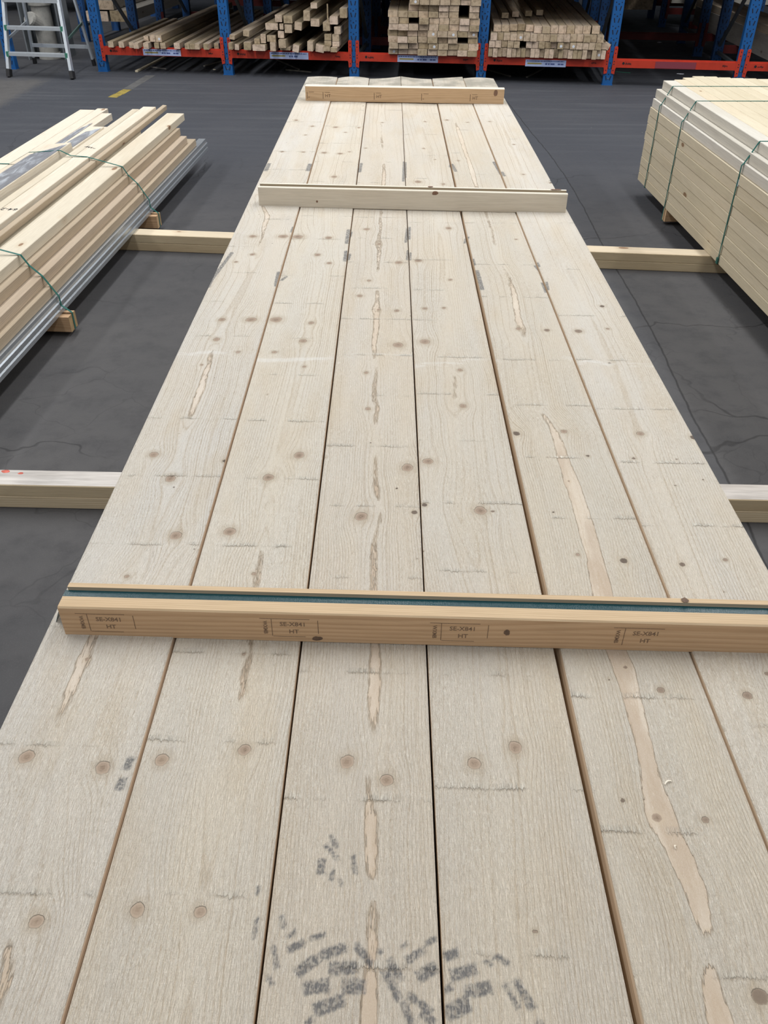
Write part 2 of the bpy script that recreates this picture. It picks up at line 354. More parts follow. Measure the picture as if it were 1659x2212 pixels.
    # pin specks
    sv = t.vor(S(Q, (1, .8, 1)), 15.); spk = t.math('MULTIPLY', t.ss(sv.outputs['Distance'], .022, .045, 1, 0), t.ss(t.n('ShaderNodeSeparateColor', {0: sv.outputs['Color']}).outputs[2], .78, .80))
    col = t.mix(t.math('MULTIPLY', spk, .75), col, (.15, .10, .07))
    # browner, darker tone growing toward the front end
    near_tone = t.math('MULTIPLY', t.ss(t.math('ADD', y, t.math('MULTIPLY', low, 1.2)), -.2, 1.8, 1, 0), .50)
    col = t.mix(near_tone, col, (.45, .35, .245))
    # pale scuffs across the boards
    sc = t.math('ABSOLUTE', t.math('ADD', t.math('SUBTRACT', y, t.lin(rd, 0, 1, 1.86, 1.94)), t.math('MULTIPLY', t.math('SUBTRACT', t.noise(S(Q, (6, .5, 1)), 1., 2), .5), .12)))
    scm = t.math('MULTIPLY', t.ss(sc, .004, .018, 1, 0), t.ss(t.noise(S(Q, (14, 60, 1)), 1., 3, .6), .42, .6))
    col = t.mix(t.math('MULTIPLY', scm, t.ss(t.noise(S(Q, (3.3, 1, 1)), 1., 1), .42, .62, 0, .42)), col, (.88, .87, .84))
    # grime beyond the last batten
    gr = t.math('MULTIPLY', t.ss(y, 5.12, 5.30), t.ss(t.noise(S(Q, (9, 7, 1)), 1., 3, .6), .36, .64, .35, .95))
    col = t.mix(gr, col, (.37, .345, .29))
    # tyre and strap smudges
    dn = t.math('ADD', dirt, t.math('MULTIPLY', t.math('SUBTRACT', t.noise(S(Q, (240, 90, 1)), 1., 3, .7), .5), .007))
    dmask = t.ss(dn, -.002, .003, 1, 0)
    strp = t.noise(t.n('ShaderNodeVectorRotate', {'Vector': S(Q, (1, 1, 1)), 'Angle': .6}, rotation_type='Z_AXIS').outputs[0], 200, 1)
    dm = t.math('MULTIPLY', dmask, t.math('MULTIPLY', t.ss(fib, .70, .45, .45, 1), t.ss(strp, .35, .55, .55, 1)))
    col = t.mix(t.math('MULTIPLY', dm, .86), col, (.125, .13, .14))
    # relief
    sm = t.math('SUBTRACT', 1., t.math('MULTIPLY', t.math('MAXIMUM', pm, t.ss(kw, .95, 1.1, 1, 0)), .85))
    h = t.math('MULTIPLY', fib, 1.3)
    h = t.math('ADD', h, t.math('MULTIPLY', fib2, .35)); h = t.math('ADD', h, t.math('MULTIPLY', t.math('MULTIPLY', chip, ruf), 1.0))
    h = t.math('ADD', h, t.math('MULTIPLY', rip, .35)); h = t.math('ADD', h, t.math('MULTIPLY', late, .35))
    h = t.math('MULTIPLY', h, sm)
    h = t.math('ADD', h, t.math('MULTIPLY', pm, .15))
    h = t.math('ADD', h, t.math('MULTIPLY', t.math('MULTIPLY', mfz, mhit), 1.2)); h = t.math('SUBTRACT', h, mline)
    return t.fin(col, .8, t.bump(h, .0021, 1.), spec=.2)
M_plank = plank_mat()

# ------------------------------------------------------------------ floor
fb = MB(); fb.box(-40, 40, -12, 60, -.3, 0)
fl = fb.obj('floor', [M_floor]); tag(fl, 'dark grey asphalt warehouse floor with a joint and fine cracks', None, None, 'structure')
def decal(name, pts, mat, parent, z=.0006, t=.0006, label=None):
    c = [Vector((p[0], p[1], 0)) for p in pts]; n = len(c)
    V = [(v.x, v.y, z-t) for v in c] + [(v.x, v.y, z) for v in c]
    F = [tuple(range(n, 2*n)), tuple(range(n-1, -1, -1))] + [(k, (k+1) % n, n+(k+1) % n, n+k) for k in range(n)]
    o = obj(name, mesh(name, V, F, [mat]), parent)
    if label: o['label'] = label
    return o
M_yel = plain('worn_yellow_paint', (.33, .25, .05), .7, noise=.9, nscale=16, nmul=.3)
M_yel2 = plain('scuffed_grey_paint', (.10, .10, .10), .8, noise=.9, nscale=12, nmul=.6)
for k, (a, b) in enumerate((((243, 210), (256, 203)), ((258, 203), (268, 197)), ((268, 197), (276, 193)))):
    p, q = at(*a, 0), at(*b, 0); w_ = .045
    decal('paint_mark', [(p.x-w_, p.y), (p.x+w_, p.y-.02), (q.x+w_, q.y-.02), (q.x-w_, q.y)], M_yel, fl, label='worn yellow painted line mark' if k == 0 else None)
p, q = at(277, 192, 0), at(325, 163, 0)
decal('paint_mark', [(p.x-.05, p.y), (p.x+.05, p.y), (q.x+.05, q.y), (q.x-.05, q.y)], M_yel2, fl, label='grey scuffed continuation of the line')

# ------------------------------------------------------------------ timber piece
_cache = {}
def chamfer(w, h, c): return [(-w/2+c, 0), (w/2-c, 0), (w/2, c), (w/2, h-c), (w/2-c, h), (-w/2+c, h), (-w/2, h-c), (-w/2, c)]
def timber_me(name, w, l, h, mats, c=.002):
    k = (name, round(w, 4), round(l, 3), round(h, 4), tuple(m_.name for m_ in mats))
    if k not in _cache:
        b = MB(); b.extrude(chamfer(w, h, c), 0, l, 0, 1); _cache[k] = b.mesh(name, mats)
    return _cache[k]
def timber(name, w, l, h, mats, loc, yaw=0, roll=0, pitch=0, parent=None):
    return obj(name, timber_me(name, w, l, h, mats), parent, loc, (pitch, roll, yaw))

# ------------------------------------------------------------------ the stack of wide planks
HT = .59
Y0, Y1 = .12, 6.15
GX = [((-.578, .003), (-.552, .002)), ((-.3535, .0020), (-.347, .0024)), ((-.1405, .0020), (-.137, .0016)), ((.0705, .0015), (.073, .0015)),
      ((.289, .0058), (.281, .0024)), ((.5115, .0020), (.487, .0026)), ((.717, .002), (.694, .002))]
PX = lambda y: (y+240)/1000.
KN = {0: [(333,986,11),(369,1038,12),(380,1161,14),(60,1640,18),(224,1663,17),(82,1996,18),(543,694,13),(480,694,8),(468,737,8),(515,764,6),(546,514,9),(546,553,6),(510,569,5),(612,514,12),(275,1250,6),(190,1429,6),(486,999,6,1),(436,792,4),(480,855,2,1),(388,941,2,1),(640,262,5),(675,275,5),(610,330,5),(655,331,5),(660,294,4)],
      1: [(580,1033,13),(646,985,12),(496,1150,15),(350,1644,16),(528,1622,15),(298,1968,17),(433,1972,15),(597,692,14),(672,699,7),(655,738,9),(593,762,7),(643,513,13),(710,515,8),(686,552,7),(711,570,6),(657,793,5),(549,1241,6),(527,1415,5),(578,853,3),(594,929,2,1),(785,230,3,1),(725,276,6),(775,277,4),(746,287,4),(700,331,7),(735,333,7),(755,329,4),(722,383,7)],
      2: [(860,745,12),(777,639,7),(797,606,5),(792,495,7),(819,527,5),(861,567,9),(857,671,6),(818,669,5),(791,805,6),(795,883,7),(880,1010,13),(780,1116,15),(895,1107,7,.8),(857,1055,3,1),(704,987,4,.6),(902,1207,3,1),(750,1646,16),(835,1686,16),(851,944,2,1),(790,320,4),(783,275,3),(826,265,4),(700,1910,3,1)],
      3: [(924,997,13),(1038,1103,15),(917,1091,6,.9),(1065,1105,4,.6),(1000,877,8),(996,800,5),(918,738,12),(904,563,9),(969,493,7),(973,604,5),(918,666,6),(959,665,5),(993,799,5),(1025,1649,16),(1113,1615,15),(1156,2012,6,.5),(948,933,2,1),(914,1190,3,.8),(903,1390,2,1),(903,393,8),(958,398,5),(915,321,4),(940,345,3),(918,263,4)],
      4: [(1115,938,9,.9),(1218,934,8),(1270,987,5,.8),(1183,990,3,.7),(1228,1041,4),(1248,1200,5),(1347,1213,9,.9),(1120,712,6),(1181,715,7,.4),(1115,518,4),(1350,1443,6,.3),(1427,1493,9,.3),(1315,1470,3,.8),(1345,1731,6,.9),(1418,1768,11,.1),(1523,1773,9,.4),(1479,1905,4,1),(1528,2010,4,1),(1640,2155,19,.85),(965,260,5),(1010,265,4),(990,348,4),(1195,1108,3,1),(1171,1027,2,1),(1165,1450,3,.6)],
      5: [(1249,719,9,.4),(1312,714,5),(1300,665,6,.8),(1316,788,4,.8),(1383,941,9),(1497,949,8,.9),(1368,994,5,.6),(1461,996,3,.8),(1518,1041,3,.8),(1458,1053,3,.8),(1463,1100,2,1),(1472,1224,7,.7),(1565,1214,6,.2),(1563,1283,3,.9),(1613,1507,11,.3),(1655,1460,6,.4),(1058,265,4),(1110,315,4),(1190,398,5,.8),(1130,380,4)]}
PATCH = {0: [(560,380,-4),(545,400,-10),(578,470,5),(568,505,4),(540,600,-8),(468,740,-6),(452,780,6),(435,840,7),(415,890,5),(400,930,-6),(330,1180,-12),(200,1380,6),(150,1500,12),(120,1560,5),(100,1640,-14),(50,1950,-8),(20,2100,15)],
         1: [(740,240,-6),(700,400,-9),(690,600,-9),(650,800,-12),(600,1000,-17),(555,1240,3),(540,1400,6),(525,1480,8),(505,1560,-10),(470,1700,-18),(430,2000,-30),(400,2212,-30)],
         2: [(825,240,-2),(825,300,2),(828,340,-2),(828,380,3),(818,520,2),(820,560,5),(815,600,-3),(813,680,4),(812,745,6),(810,780,-2),(808,840,4),(810,900,6),(812,930,-4),(812,1070,5),(812,1085,-2),(805,1140,3),(808,1200,8),(808,1300,7),(812,1400,10),(812,1460,14),(808,1540,12),(805,1640,-6),(808,1720,10),(806,1800,16),(806,1890,10),(808,1915,-6),(808,1990,6),(805,2100,12),(800,2212,18)],
         3: [(900,240,-4),(930,330,-5),(940,400,-9),(970,760,-9),(985,820,2),(985,860,3),(988,900,-12),(1000,1100,-15),(1050,1300,-30),(1080,1700,-34),(1110,2212,-45)],
         4: [(975,240,-2),(990,280,3),(1005,330,4),(1018,370,5),(1024,395,4),(1062,500,1),(1075,560,-2),(1100,600,2),(1112,640,6),(1122,700,7),(1135,740,-3),(1160,880,-4),(1205,935,9),(1215,985,12),(1240,1050,16),(1265,1130,18),(1290,1220,20),(1305,1290,22),(1330,1400,22),(1360,1480,22),(1395,1620,16),(1410,1700,22),(1440,1790,24),(1475,1860,28),(1500,1920,24),(1520,1990,16),(1530,2060,-10),(1540,2130,22),(1560,2212,30)],
         5: [(1070,240,-8),(1140,400,-10),(1330,800,-12),(1400,1000,-16),(1560,1400,-24),(1640,1800,-34),(1700,2212,-40)]}
MARK = {0: [235,268,300,332,372,440,480,540,597,660,735,800,915,1040,1190,1372,1630,1955], 1: [240,275,312,352,395,470,520,600,660,735,815,915,1040,1187,1420,1613,1947],
        2: [238,270,312,350,395,470,515,567,623,690,768,855,965,1095,1250,1455,1732,2095], 3: [245,290,335,385,480,560,625,690,770,850,950,1085,1232,1455,1700,2060],
        4: [240,280,330,375,480,570,640,775,872,985,1115,1500,1790,2100], 5: [250,300,360,480,580,680,775,880,995,1130,1290,1560,1900]}
SM = {0: [(456,610,502,548,4),(574,372,582,355,4),(598,622,604,590,6),(611,580,616,566,3),(628,505,634,492,2),(665,372,671,356,5),(258,1712,268,1685,9),(272,1668,286,1640,8),(450,625,470,585,3)],
      1: [(745,566,748,543,4),(750,528,754,497,5),(773,384,777,345,2.5),(607,608,620,598,3),(549,2030,556,1985,3),(555,1935,559,1915,3)],
      2: [(755,512,758,500,4),(752,562,756,548,3),(777,372,781,352,3),(876,524,880,493,2.5),(879,562,881,540,2),(871,392,873,348,2.5)],
      3: [(884,518,885,490,2.5),(886,562,887,545,2),(876,385,876,350,2),(1003,526,1006,515,2),(972,362,976,346,2.5),(980,385,986,360,2.5)],
      4: [(1008,520,1012,512,2.5),(1030,585,1042,628,4),(976,355,985,372,3),(1022,560,1026,575,2),(1066,350,1082,378,3),(1155,575,1168,590,3),(1172,612,1180,634,3.5)],
      5: [(1084,374,1090,384,3),(1160,570,1165,580,2.5),(1180,612,1184,630,2.5),(1188,392,1196,400,3)]}
TZ = [(435,135,475,200,14),(410,190,480,270,13),(390,265,385,350,22),(450,325,440,385,12),(495,380,495,410,10),(560,245,572,350,13),(170,570,185,640,16),(200,690,250,660,14),(205,760,295,720,24),(330,700,410,672,16),(380,790,520,745,32),(125,740,150,860,14),(250,890,360,810,34),(430,860,580,860,38),(570,730,660,840,22),(690,760,720,775,12),(820,745,860,720,9),(850,820,940,760,24),(955,730,1010,695,14),(910,910,1015,850,36),(755,810,825,925,20),(730,870,810,1030,22),(290,970,430,950,40),(350,1090,510,1030,42),(500,960,630,960,42),(95,900,120,950,14),(1060,800,1130,770,30),(1330,790,1410,835,20),(1270,810,1310,845,12),(1090,900,1230,860,36),(1050,980,1100,960,20),(1170,990,1310,960,38),(1065,1110,1190,1050,48),(1380,940,1460,1080,16),(1440,920,1540,1080,26),(830,1040,880,1161,24),(930,1100,1000,1161,24),(860,1000,990,1100,20),(300,1161,340,1140,20),(1560,1150,1590,1165,20)]
TREAD = [(540+a/2.514, 1750+b/2.514, 540+c/2.514, 1750+d/2.514, w/2.514*.85) for a, b, c, d, w in TZ]

def nz1(seed, n=9):                                            # smooth 1-d noise
    rg = np.random.RandomState(seed); ph = rg.rand(n)*6.28; fr = rg.rand(n)*2.2+.15; am = 1/(1+fr)
    return lambda y: sum(a*np.sin(f*y*2.2+p_) for a, f, p_ in zip(am, fr, ph))/am.sum()*1.6
def plank(k, label):
    (xa0, g0), (xa1, g1) = GX[k]; (xb0, h0), (xb1, h1) = GX[k+1]
    ys = np.concatenate([np.arange(Y0, 1.5, .0045), np.arange(1.5, 3.4, .008), np.arange(3.4, Y1, .014), [Y1]])
    ys = ys[:-1] if ys[-1]-ys[-2] < .002 else ys
    nu = 46; ny = len(ys)
    T = (ys-Y0)/(6.15-Y0)
    xl = xa0+(xa1-xa0)*T + (g0+(g1-g0)*T); xr = xb0+(xb1-xb0)*T - (h0+(h1-h0)*T)
    wob = nz1(40+k)(ys)*.0008; xl = xl+wob; xr = xr+nz1(60+k)(ys)*.0008
    U = np.linspace(0, 1, nu); Xc = (xl+xr)/2; Wd = (xr-xl)
    X = xl[:, None]+.0012 + (Wd[:, None]-.0024)*U[None, :]; Y = np.repeat(ys[:, None], nu, 1)
    un = (U*2-1)[None, :]
    cup = [-1.2, 1.0, 1.4, -1.6, 1.2, -1.0][k]*.0022*np.clip((Y-4.6)/1.5, 0, 1)
    wv = [lambda u: .004*(1-u*u), lambda u: .010*(1-u*u)-.002, lambda u: .015*((u+1)/2)**2-.002, lambda u: .015*((1-u)/2)**2-.002, lambda u: .006*(u+1)**1.0, lambda u: .006*(1-u*u)][k](un)
    Z = nz1(80+k)(ys)[:, None]*.0009 + wv*np.clip((Y-4.9)/1.25, 0, 1)**2 + [.0052, .0022, .0, .0002, .0020, .0055][k]
    # plank ends are not cut perfectly in line
    # fields
    cpt = []
    for px, py, hw in PATCH[k]:
        w_ = at(px, py, HT); mpp = .001*(at(px+1, py, HT)-w_).length*1000
        cpt.append((w_.y, w_.x, hw*mpp*1000))
    cpt.sort(); cy, cxx, chw = np.array(cpt).T
    c = np.interp(ys, cy, cxx)+nz1(100+k)(ys)*.004; hw = np.interp(ys, cy, chw)
    r0_ = 20.
    d = np.where(hw > 0, np.sqrt(np.maximum(r0_**2-np.minimum(hw, 19.5)**2, 1)), r0_-hw)
    d = np.convolve(np.pad(d, 3, mode='edge'), np.ones(7)/7, 'valid')[:ny] + nz1(120+k, 14)(ys*3)*1.6
    ueff = X.copy(); yoff = np.zeros_like(X)
    kf = np.full_like(X, 9.); kd = np.zeros_like(X)
    for kn in KN[k]:
        px, py, rp = kn[:3]; dk = kn[3] if len(kn) > 3 else 0.
        w_ = at(px, py, HT); mpp = (at(px+1, py, HT)-w_).length; R = rp*mpp*.92
        ry = R*rnd.uniform(.9, 1.25) if len(kn) == 3 else R
        an = rnd.uniform(-.25, .25)
        dx = X-w_.x; dy = Y-w_.y; ex = dx*math.cos(an)+dy*math.sin(an); ey = -dx*math.sin(an)+dy*math.cos(an)
        kk = np.sqrt((ex/R)**2+(ey/ry)**2)
        upd = kk < kf; kf = np.where(upd, kk, kf); kd = np.where(upd, dk, kd)
        if R > .003: ueff = ueff - dx*.86*np.exp(-((dx/(3.0*R))**2+(dy/(5.0*R))**2))
    r = np.sqrt(((ueff-c[:, None])*1000)**2+d[:, None]**2)
    pat = (r0_-r); pat = np.where(hw[:, None] > -1, pat, -9)
    pat = np.clip(pat, -9, 9)
    dirt = np.full_like(X, .05)
    for (ax, ay, bx, by, w_) in SM[k]+(TREAD if k in (2, 3) else []):
        A, B = at(ax, ay, HT), at(bx, by, HT); mpp = (at(ax+1, ay, HT)-A).length; hwd = w_*mpp
        ab = B-A; L = ab.length; ex = ab.x/L; ey = ab.y/L; mx, my = (A.x+B.x)/2, (A.y+B.y)/2
        a_ = np.abs((X-mx)*ex+(Y-my)*ey)-L/2; b_ = np.abs(-(X-mx)*ey+(Y-my)*ex)-hwd
        sd = np.maximum(a_, b_); dirt = np.minimum(dirt, sd)
    my = np.array([at(CX, p_, HT).y for p_ in MARK[k]])
    sl = -.012
    dm = Y[:, :, None]-(my[None, None, :]+(X[:, :, None])*sl); j = np.abs(dm).argmin(2); mark = np.take_along_axis(dm, j[:, :, None], 2)[:, :, 0]
    mark = np.clip(mark, -.04, .04)
    ox, oy = (GX[k][0][0]+GX[k+1][0][0])/2, Y0
    V = np.stack([X-ox, Y-oy, Z], 2).reshape(-1, 3)
    n = ny*nu; idx = np.arange(n).reshape(ny, nu)
    q = np.stack([idx[:-1, :-1], idx[:-1, 1:], idx[1:, 1:], idx[1:, :-1]], 2).reshape(-1, 4)
    th = .0492
    sides = []
    def edge(xx, zt): return np.stack([xx-ox, ys-oy, zt], 1)
    eL1 = edge(xl, Z[:, 0]-.0022); eL2 = edge(xl, np.full(ny, -th)); eR1 = edge(xr, Z[:, -1]-.0022); eR2 = edge(xr, np.full(ny, -th))
    V = np.concatenate([V, eL1, eL2, eR1, eR2]); a = n; i0 = np.arange(ny)
    L1, L2, R1, R2 = a+i0, a+ny+i0, a+2*ny+i0, a+3*ny+i0
    def strip_(p_, q_): return np.stack([p_[:-1], q_[:-1], q_[1:], p_[1:]], 1)
    F0 = np.concatenate([q, strip_(L1, idx[:, 0]), strip_(idx[:, -1], R1)])
    F1 = np.concatenate([strip_(L2, L1), strip_(R1, R2), strip_(R2, L2)])
    faces = [tuple(f) for f in F0.tolist()]+[tuple(f) for f in F1.tolist()]
    n0 = len(F0); n1 = len(F1)
    faces.append(tuple([int(L2[0]), int(R2[0]), int(R1[0])]+[int(v) for v in idx[0][::-1]]+[int(L1[0])]))
    faces.append(tuple([int(L1[-1])]+[int(v) for v in idx[-1]]+[int(R1[-1]), int(R2[-1]), int(L2[-1])]))
    me = bpy.data.meshes.new('timber_plank'); me.from_pydata(V.tolist(), [], faces)
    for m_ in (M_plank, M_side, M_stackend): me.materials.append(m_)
    me.polygons.foreach_set('material_index', [0]*n0+[1]*n1+[2, 2])
    me.polygons.foreach_set('use_smooth', [True]*n0+[False]*(n1+2))
    pad = 4*ny
    def A(name, arr, fill):
        at_ = me.attributes.new(name, 'FLOAT', 'POINT')
        e = np.concatenate([arr[:, 0], np.full(ny, fill), arr[:, -1], np.full(ny, fill)])
        at_.data.foreach_set('value', np.concatenate([arr.ravel(), e]).astype(np.float32))
    A('grain', r, 0.); A('knot', kf, 9.); A('kdark', kd, 0.); A('patch', pat, -9.); A('dirt', dirt, .05); A('mark', mark, .04); A('markabs', np.abs(dm).min(2), .05)
    me.update()
    o = obj('timber_plank', me, None, (ox, oy, HT)); o.color = [(1, 1, 1, 1), (1, .985, .95, 1), (.965, .935, .895, 1), (.965, .94, .90, 1), (.955, .93, .885, 1), (.99, .975, .955, 1)][k]
    return tag(o, label, 'plank', 'rough sawn planks of the top layer')
PL = ['leftmost rough sawn plank on the big stack, its outer edge smudged dark',
      'second rough sawn plank from the left on the big stack',
      'third plank from the left on the big stack, grey tyre marks at its near end',
      'fourth plank from the left on the big stack, tyre marks near its left edge',
      'fifth plank from the left on the big stack with a long pinkish streak',
      'rightmost rough sawn plank on the big stack beside the floor joint']
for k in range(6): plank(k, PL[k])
for L in range(9):
    for k in range(6):
        a0, b0 = GX[k][0][0], GX[k+1][0][0]; a1, b1 = GX[k][1][0], GX[k+1][1][0]
        w_ = (b0-a0)-.006-rnd.uniform(0, .003)-(.006 if k in (3, 4) else 0); cxm = (a0+b0)/2+rnd.uniform(-.0015, .0015); yaw = -math.atan2((a1+b1)/2-cxm, 6.03)
        o = timber('timber_plank', w_, 6.03, .0494, [M_side, M_stackend], (cxm, Y0+rnd.uniform(-.01, .01), .0902+L*.05), yaw)
        tag(o, 'rough sawn plank in the layers under the top planks of the big stack', 'plank', 'planks under the top layer of the big stack')

# ------------------------------------------------------------------ battens across the stack
def text_mesh(txt, size, mat, name='stamp'):
    cu = bpy.data.curves.new('t', 'FONT'); cu.body = txt; cu.size = size; cu.align_x = 'CENTER'; cu.align_y = 'CENTER'; cu.extrude = .00005; cu.offset = .0002 if mat is M_ink else .0005; cu.resolution_u = 2
    o = bpy.data.objects.new('t', cu); COL.objects.link(o); bpy.context.view_layer.update()
    me = bpy.data.meshes.new_from_object(o.evaluated_get(bpy.context.evaluated_depsgraph_get())); bpy.data.objects.remove(o)
    me.name = name; me.materials.clear(); me.materials.append(mat); return me
def batten(label, P, Q, w, h, rails, depth, mats, z):
    """grooved batten; P..Q = foot of its near face, rails = (near rail, far rail)"""
    P, Q = Vector(P), Vector(Q); L = (Q-P).length; ang = math.atan2(Q.y-P.y, Q.x-P.x)
    root = obj('spacer_batten', None, None, (P.x, P.y, z), (0, 0, ang)); tag(root, label, 'batten', 'spacer battens lying across the planks')
    b = MB(); Mx = Matrix(((0, 1, 0, 0), (1, 0, 0, 0), (0, 0, 1, 0), (0, 0, 0, 1)))   # profile x -> local y, length -> local x
    if rails:
        a, c = rails
        prof = [(0, .002), (.002, 0), (w-.002, 0), (w, .002), (w, h-.002), (w-.002, h), (w-c, h), (w-c, h-depth), (a, h-depth), (a, h), (.0025, h), (0, h-.0025)]
    else: prof = [(0, .002), (.002, 0), (w-.002, 0), (w, .002), (w, h-.003), (w-.003, h), (.003, h), (0, h-.003)]
    V0 = len(prof)
    # length runs along local x; wood grain follows object Y, so the body sits in a child turned by 90 degrees
    body = obj('batten_body', None, root, (0, 0, 0), (0, 0, -math.pi/2))
    # in the body frame local y = root x, local x = -root y
    pr = [(-x_, z_) for x_, z_ in prof][::-1]
    mb = MB(); n = len(pr); V = [(x_, y_, z_) for y_ in (0, L) for x_, z_ in pr]
    F, I = [], []
    for k in range(n):
        F.append((k, (k+1) % n, n+(k+1) % n, n+k)); (xa, za), (xb, zb) = pr[k], pr[(k+1) % n]
        i = 0
        if abs(za-h) < .004 and abs(zb-h) < .004: i = 1
        elif rails and a-1e-6 <= -xa <= w-c+1e-6 and a-1e-6 <= -xb <= w-c+1e-6: i = 2
        I.append(i)
    F.append(tuple(range(n-1, -1, -1))); F.append(tuple(range(n, 2*n))); I += [3, 3]
    me = mesh('batten_body', V, F, mats, I)
    bpy.data.objects.remove(body)
    body = obj('batten_body', me, root, (0, 0, 0), (0, 0, -math.pi/2))
    return root, L, ang
nearB, nL, nA = batten('amber spacer batten nearest the camera, stamped, dark green strap in its groove', (-.536, .9845, 0), (.745, .9545, 0), .062, .066, (.0265, .0125), .0065,
                       [M_batA, M_batAtop, M_groove, M_batAend], HT+.0015)
midB, mL, mA = batten('pale unstamped spacer batten halfway along the stack', (-.512, 3.344, 0), (.690, 3.285, 0), .060, .075, (.014, .014), .012,
                      [M_batB, M_batBtop, M_groove, M_batBtop], HT+.0015)
farB, fL, fA = batten('orange spacer batten near the far end of the stack', (-.496, 5.372, 0), (.668, 5.326, 0), .045, .082, None, 0,
                      [M_batC, M_batBtop, M_groove, M_batC], HT+.004)
def stamp(parent, x, z, txts, bars, sc=1., ymir=-.0004):
    """flat ink on the near face; local x along, z up"""
    for s_, tx, tz, size, r in txts:
        obj('stamp', text_mesh(s_, size*sc, M_ink), parent, (x+tx*sc, ymir, z+tz*sc), (math.pi/2, r, 0))
    b = MB()
    for x0, x1, z0, z1 in bars: b.box(x+x0*sc, x+x1*sc, ymir-.0001, ymir+.0003, z+z0*sc, z+z1*sc)
    b.obj('stamp_frame', [M_ink], parent)
for i_, (px, second) in enumerate(((235, 'SE-X841'), (632, 'SE-X841'), (1000, 'SE-X841'), (1398, 'SE-X841'))):
    w_ = at(px, 1350+.033*(px-235), HT+.035); lx = (w_.x+.536)/math.cos(nA)
    stamp(nearB, lx, .033, [(second, .0, .008, .0125, 0), ('HT', .001, -.0085, .0125, 0), ('WXMB', -.046, 0, .0095, math.pi/2)],
          [(-.0355, -.0345, -.019, .0195), (.041, .042, -.012, .018), (-.054, .028, .0195, .0203), (-.034, .020, -.0202, -.0195)] if i_ != 3 else [(-.0355, -.0345, -.019, .0195), (-.054, .028, .0195, .0203)])
# far batten: faint stamps
for px, n_ in ((665, 0), (700, 1), (812, 1), (915, 0), (1020, 1)):
    w_ = at(px, 212, HT+.035); lx = (w_.x+.496)
    stamp(farB, lx, .034, [('HT', .018, -.004, .024, 0)] if n_ else [('-', .0, -.01, .03, 0)], [(-.012, -.009, -.02, .016), (.0, .030, .014, .016)], 1.)
# knots on battens (dark round marks cut by the arris)
def knot_disc(parent, x, z, rx, rz, y=-.0004, label=None, mat=None, flat=False):
    n = 14; rg = random.Random(int(x*1000)); V, F = [], []
    for ring in (1., .0):
        for k in range(n):
            a = 2*math.pi*k/n; rr = ring*(1+.15*rg.uniform(-1, 1))
            V.append((x+rx*rr*math.cos(a), y - (0 if ring else .0006), z+rz*rr*math.sin(a)) if not flat else (x+rx*rr*math.cos(a), y+rz*rr*math.sin(a), z+(0 if ring else .0006)))
    F = [(k, (k+1) % n, n+(k+1) % n, n+k) for k in range(n)]
    o = obj('knot', mesh('knot', V, F, [mat or M_knot]), parent); return o
M_knot = plain('knot_wood', (.14, .085, .055), .7, noise=.6, nscale=150, nmul=.4)
M_knotp = plain('knot_wood_brown', (.22, .12, .075), .7, noise=.6, nscale=120, nmul=.4)
w_ = at(1093, 1357, HT+.033); knot_disc(nearB, w_.x+.536, .036, .005, .007)
w_ = at(686, 1378, HT+.01); knot_disc(nearB, w_.x+.536, .010, .009, .005)
w_ = at(1480, 1306, HT+.066); knot_disc(nearB, w_.x+.536, .0662+.0015, .006, .006, y=.0545, flat=True)
w_ = at(940, 412, HT+.075); knot_disc(midB, w_.x+.512, .067, .012, .0075, mat=M_knotp); w_ = at(929, 404, HT+.075)
knot_disc(midB, w_.x+.512, .0768, .011, .006, y=.053, flat=True, mat=M_knotp)
knot_disc(midB, mL-.04, .0768, .022, .006, y=.053, flat=True, mat=M_knotp)
w_ = at(683, 441, HT+.03); knot_disc(midB, w_.x+.512, .025, .004, .004, mat=M_knotp)
knot_disc(farB, fL-.05, .060, .012, .016, mat=M_knotp)

# the strap that ties the stack together, lying in the near batten's groove
def ribbon(pts, width, thick, across):
    """closed flat band along a polyline; across = unit vector of its width"""
    pts = [Vector(p_) for p_ in pts]; across = Vector(across).normalized(); b = MB(); rows = []
    for i, p_ in enumerate(pts):
        a = (pts[i]-pts[i-1]).normalized() if i else (pts[1]-pts[0]).normalized()
        c = (pts[i+1]-pts[i]).normalized() if i < len(pts)-1 else a
        tdir = (a+c).normalized(); nn = tdir.cross(across).normalized()
        k = 1/max(.4, math.cos(a.angle(c, 0)/2)) if a.length and c.length else 1
        rows.append([p_-across*width/2, p_+across*width/2, p_+across*width/2+nn*thick*k, p_-across*width/2+nn*thick*k])
    V = [v for r_ in rows for v in r_]; F = []
    for i in range(len(rows)-1):
        for j in range(4): F.append((4*i+j, 4*i+(j+1) % 4, 4*i+4+(j+1) % 4, 4*i+4+j))
    F += [(3, 2, 1, 0), tuple(4*(len(rows)-1)+j for j in range(4))]
    return V, F
gy = .0265+.0115; ca, sa = math.cos(nA), math.sin(nA)
zt = HT+.0015+.066-.0065+.0004
def nb(lx, ly, z): return (-.536+lx*ca-ly*sa, .9845+lx*sa+ly*ca, z)
sp = [nb(-.052, gy, .075), nb(-.052, gy, HT-.06), nb(-.004, gy, zt)]+[nb(x_, gy, zt+.0002*math.sin(x_*9)) for x_ in np.linspace(.01, nL-.01, 24)]+[nb(nL+.004, gy, zt), nb(nL+.014, gy, HT-.05), nb(nL+.014, gy, .075)]
V, F = ribbon(sp, .0205, -.0008, (-sa, ca, 0))
tag(obj('packing_strap', mesh('packing_strap', V, F, [M_strap])), 'dark green woven strap lying in the groove of the nearest batten', 'strap')

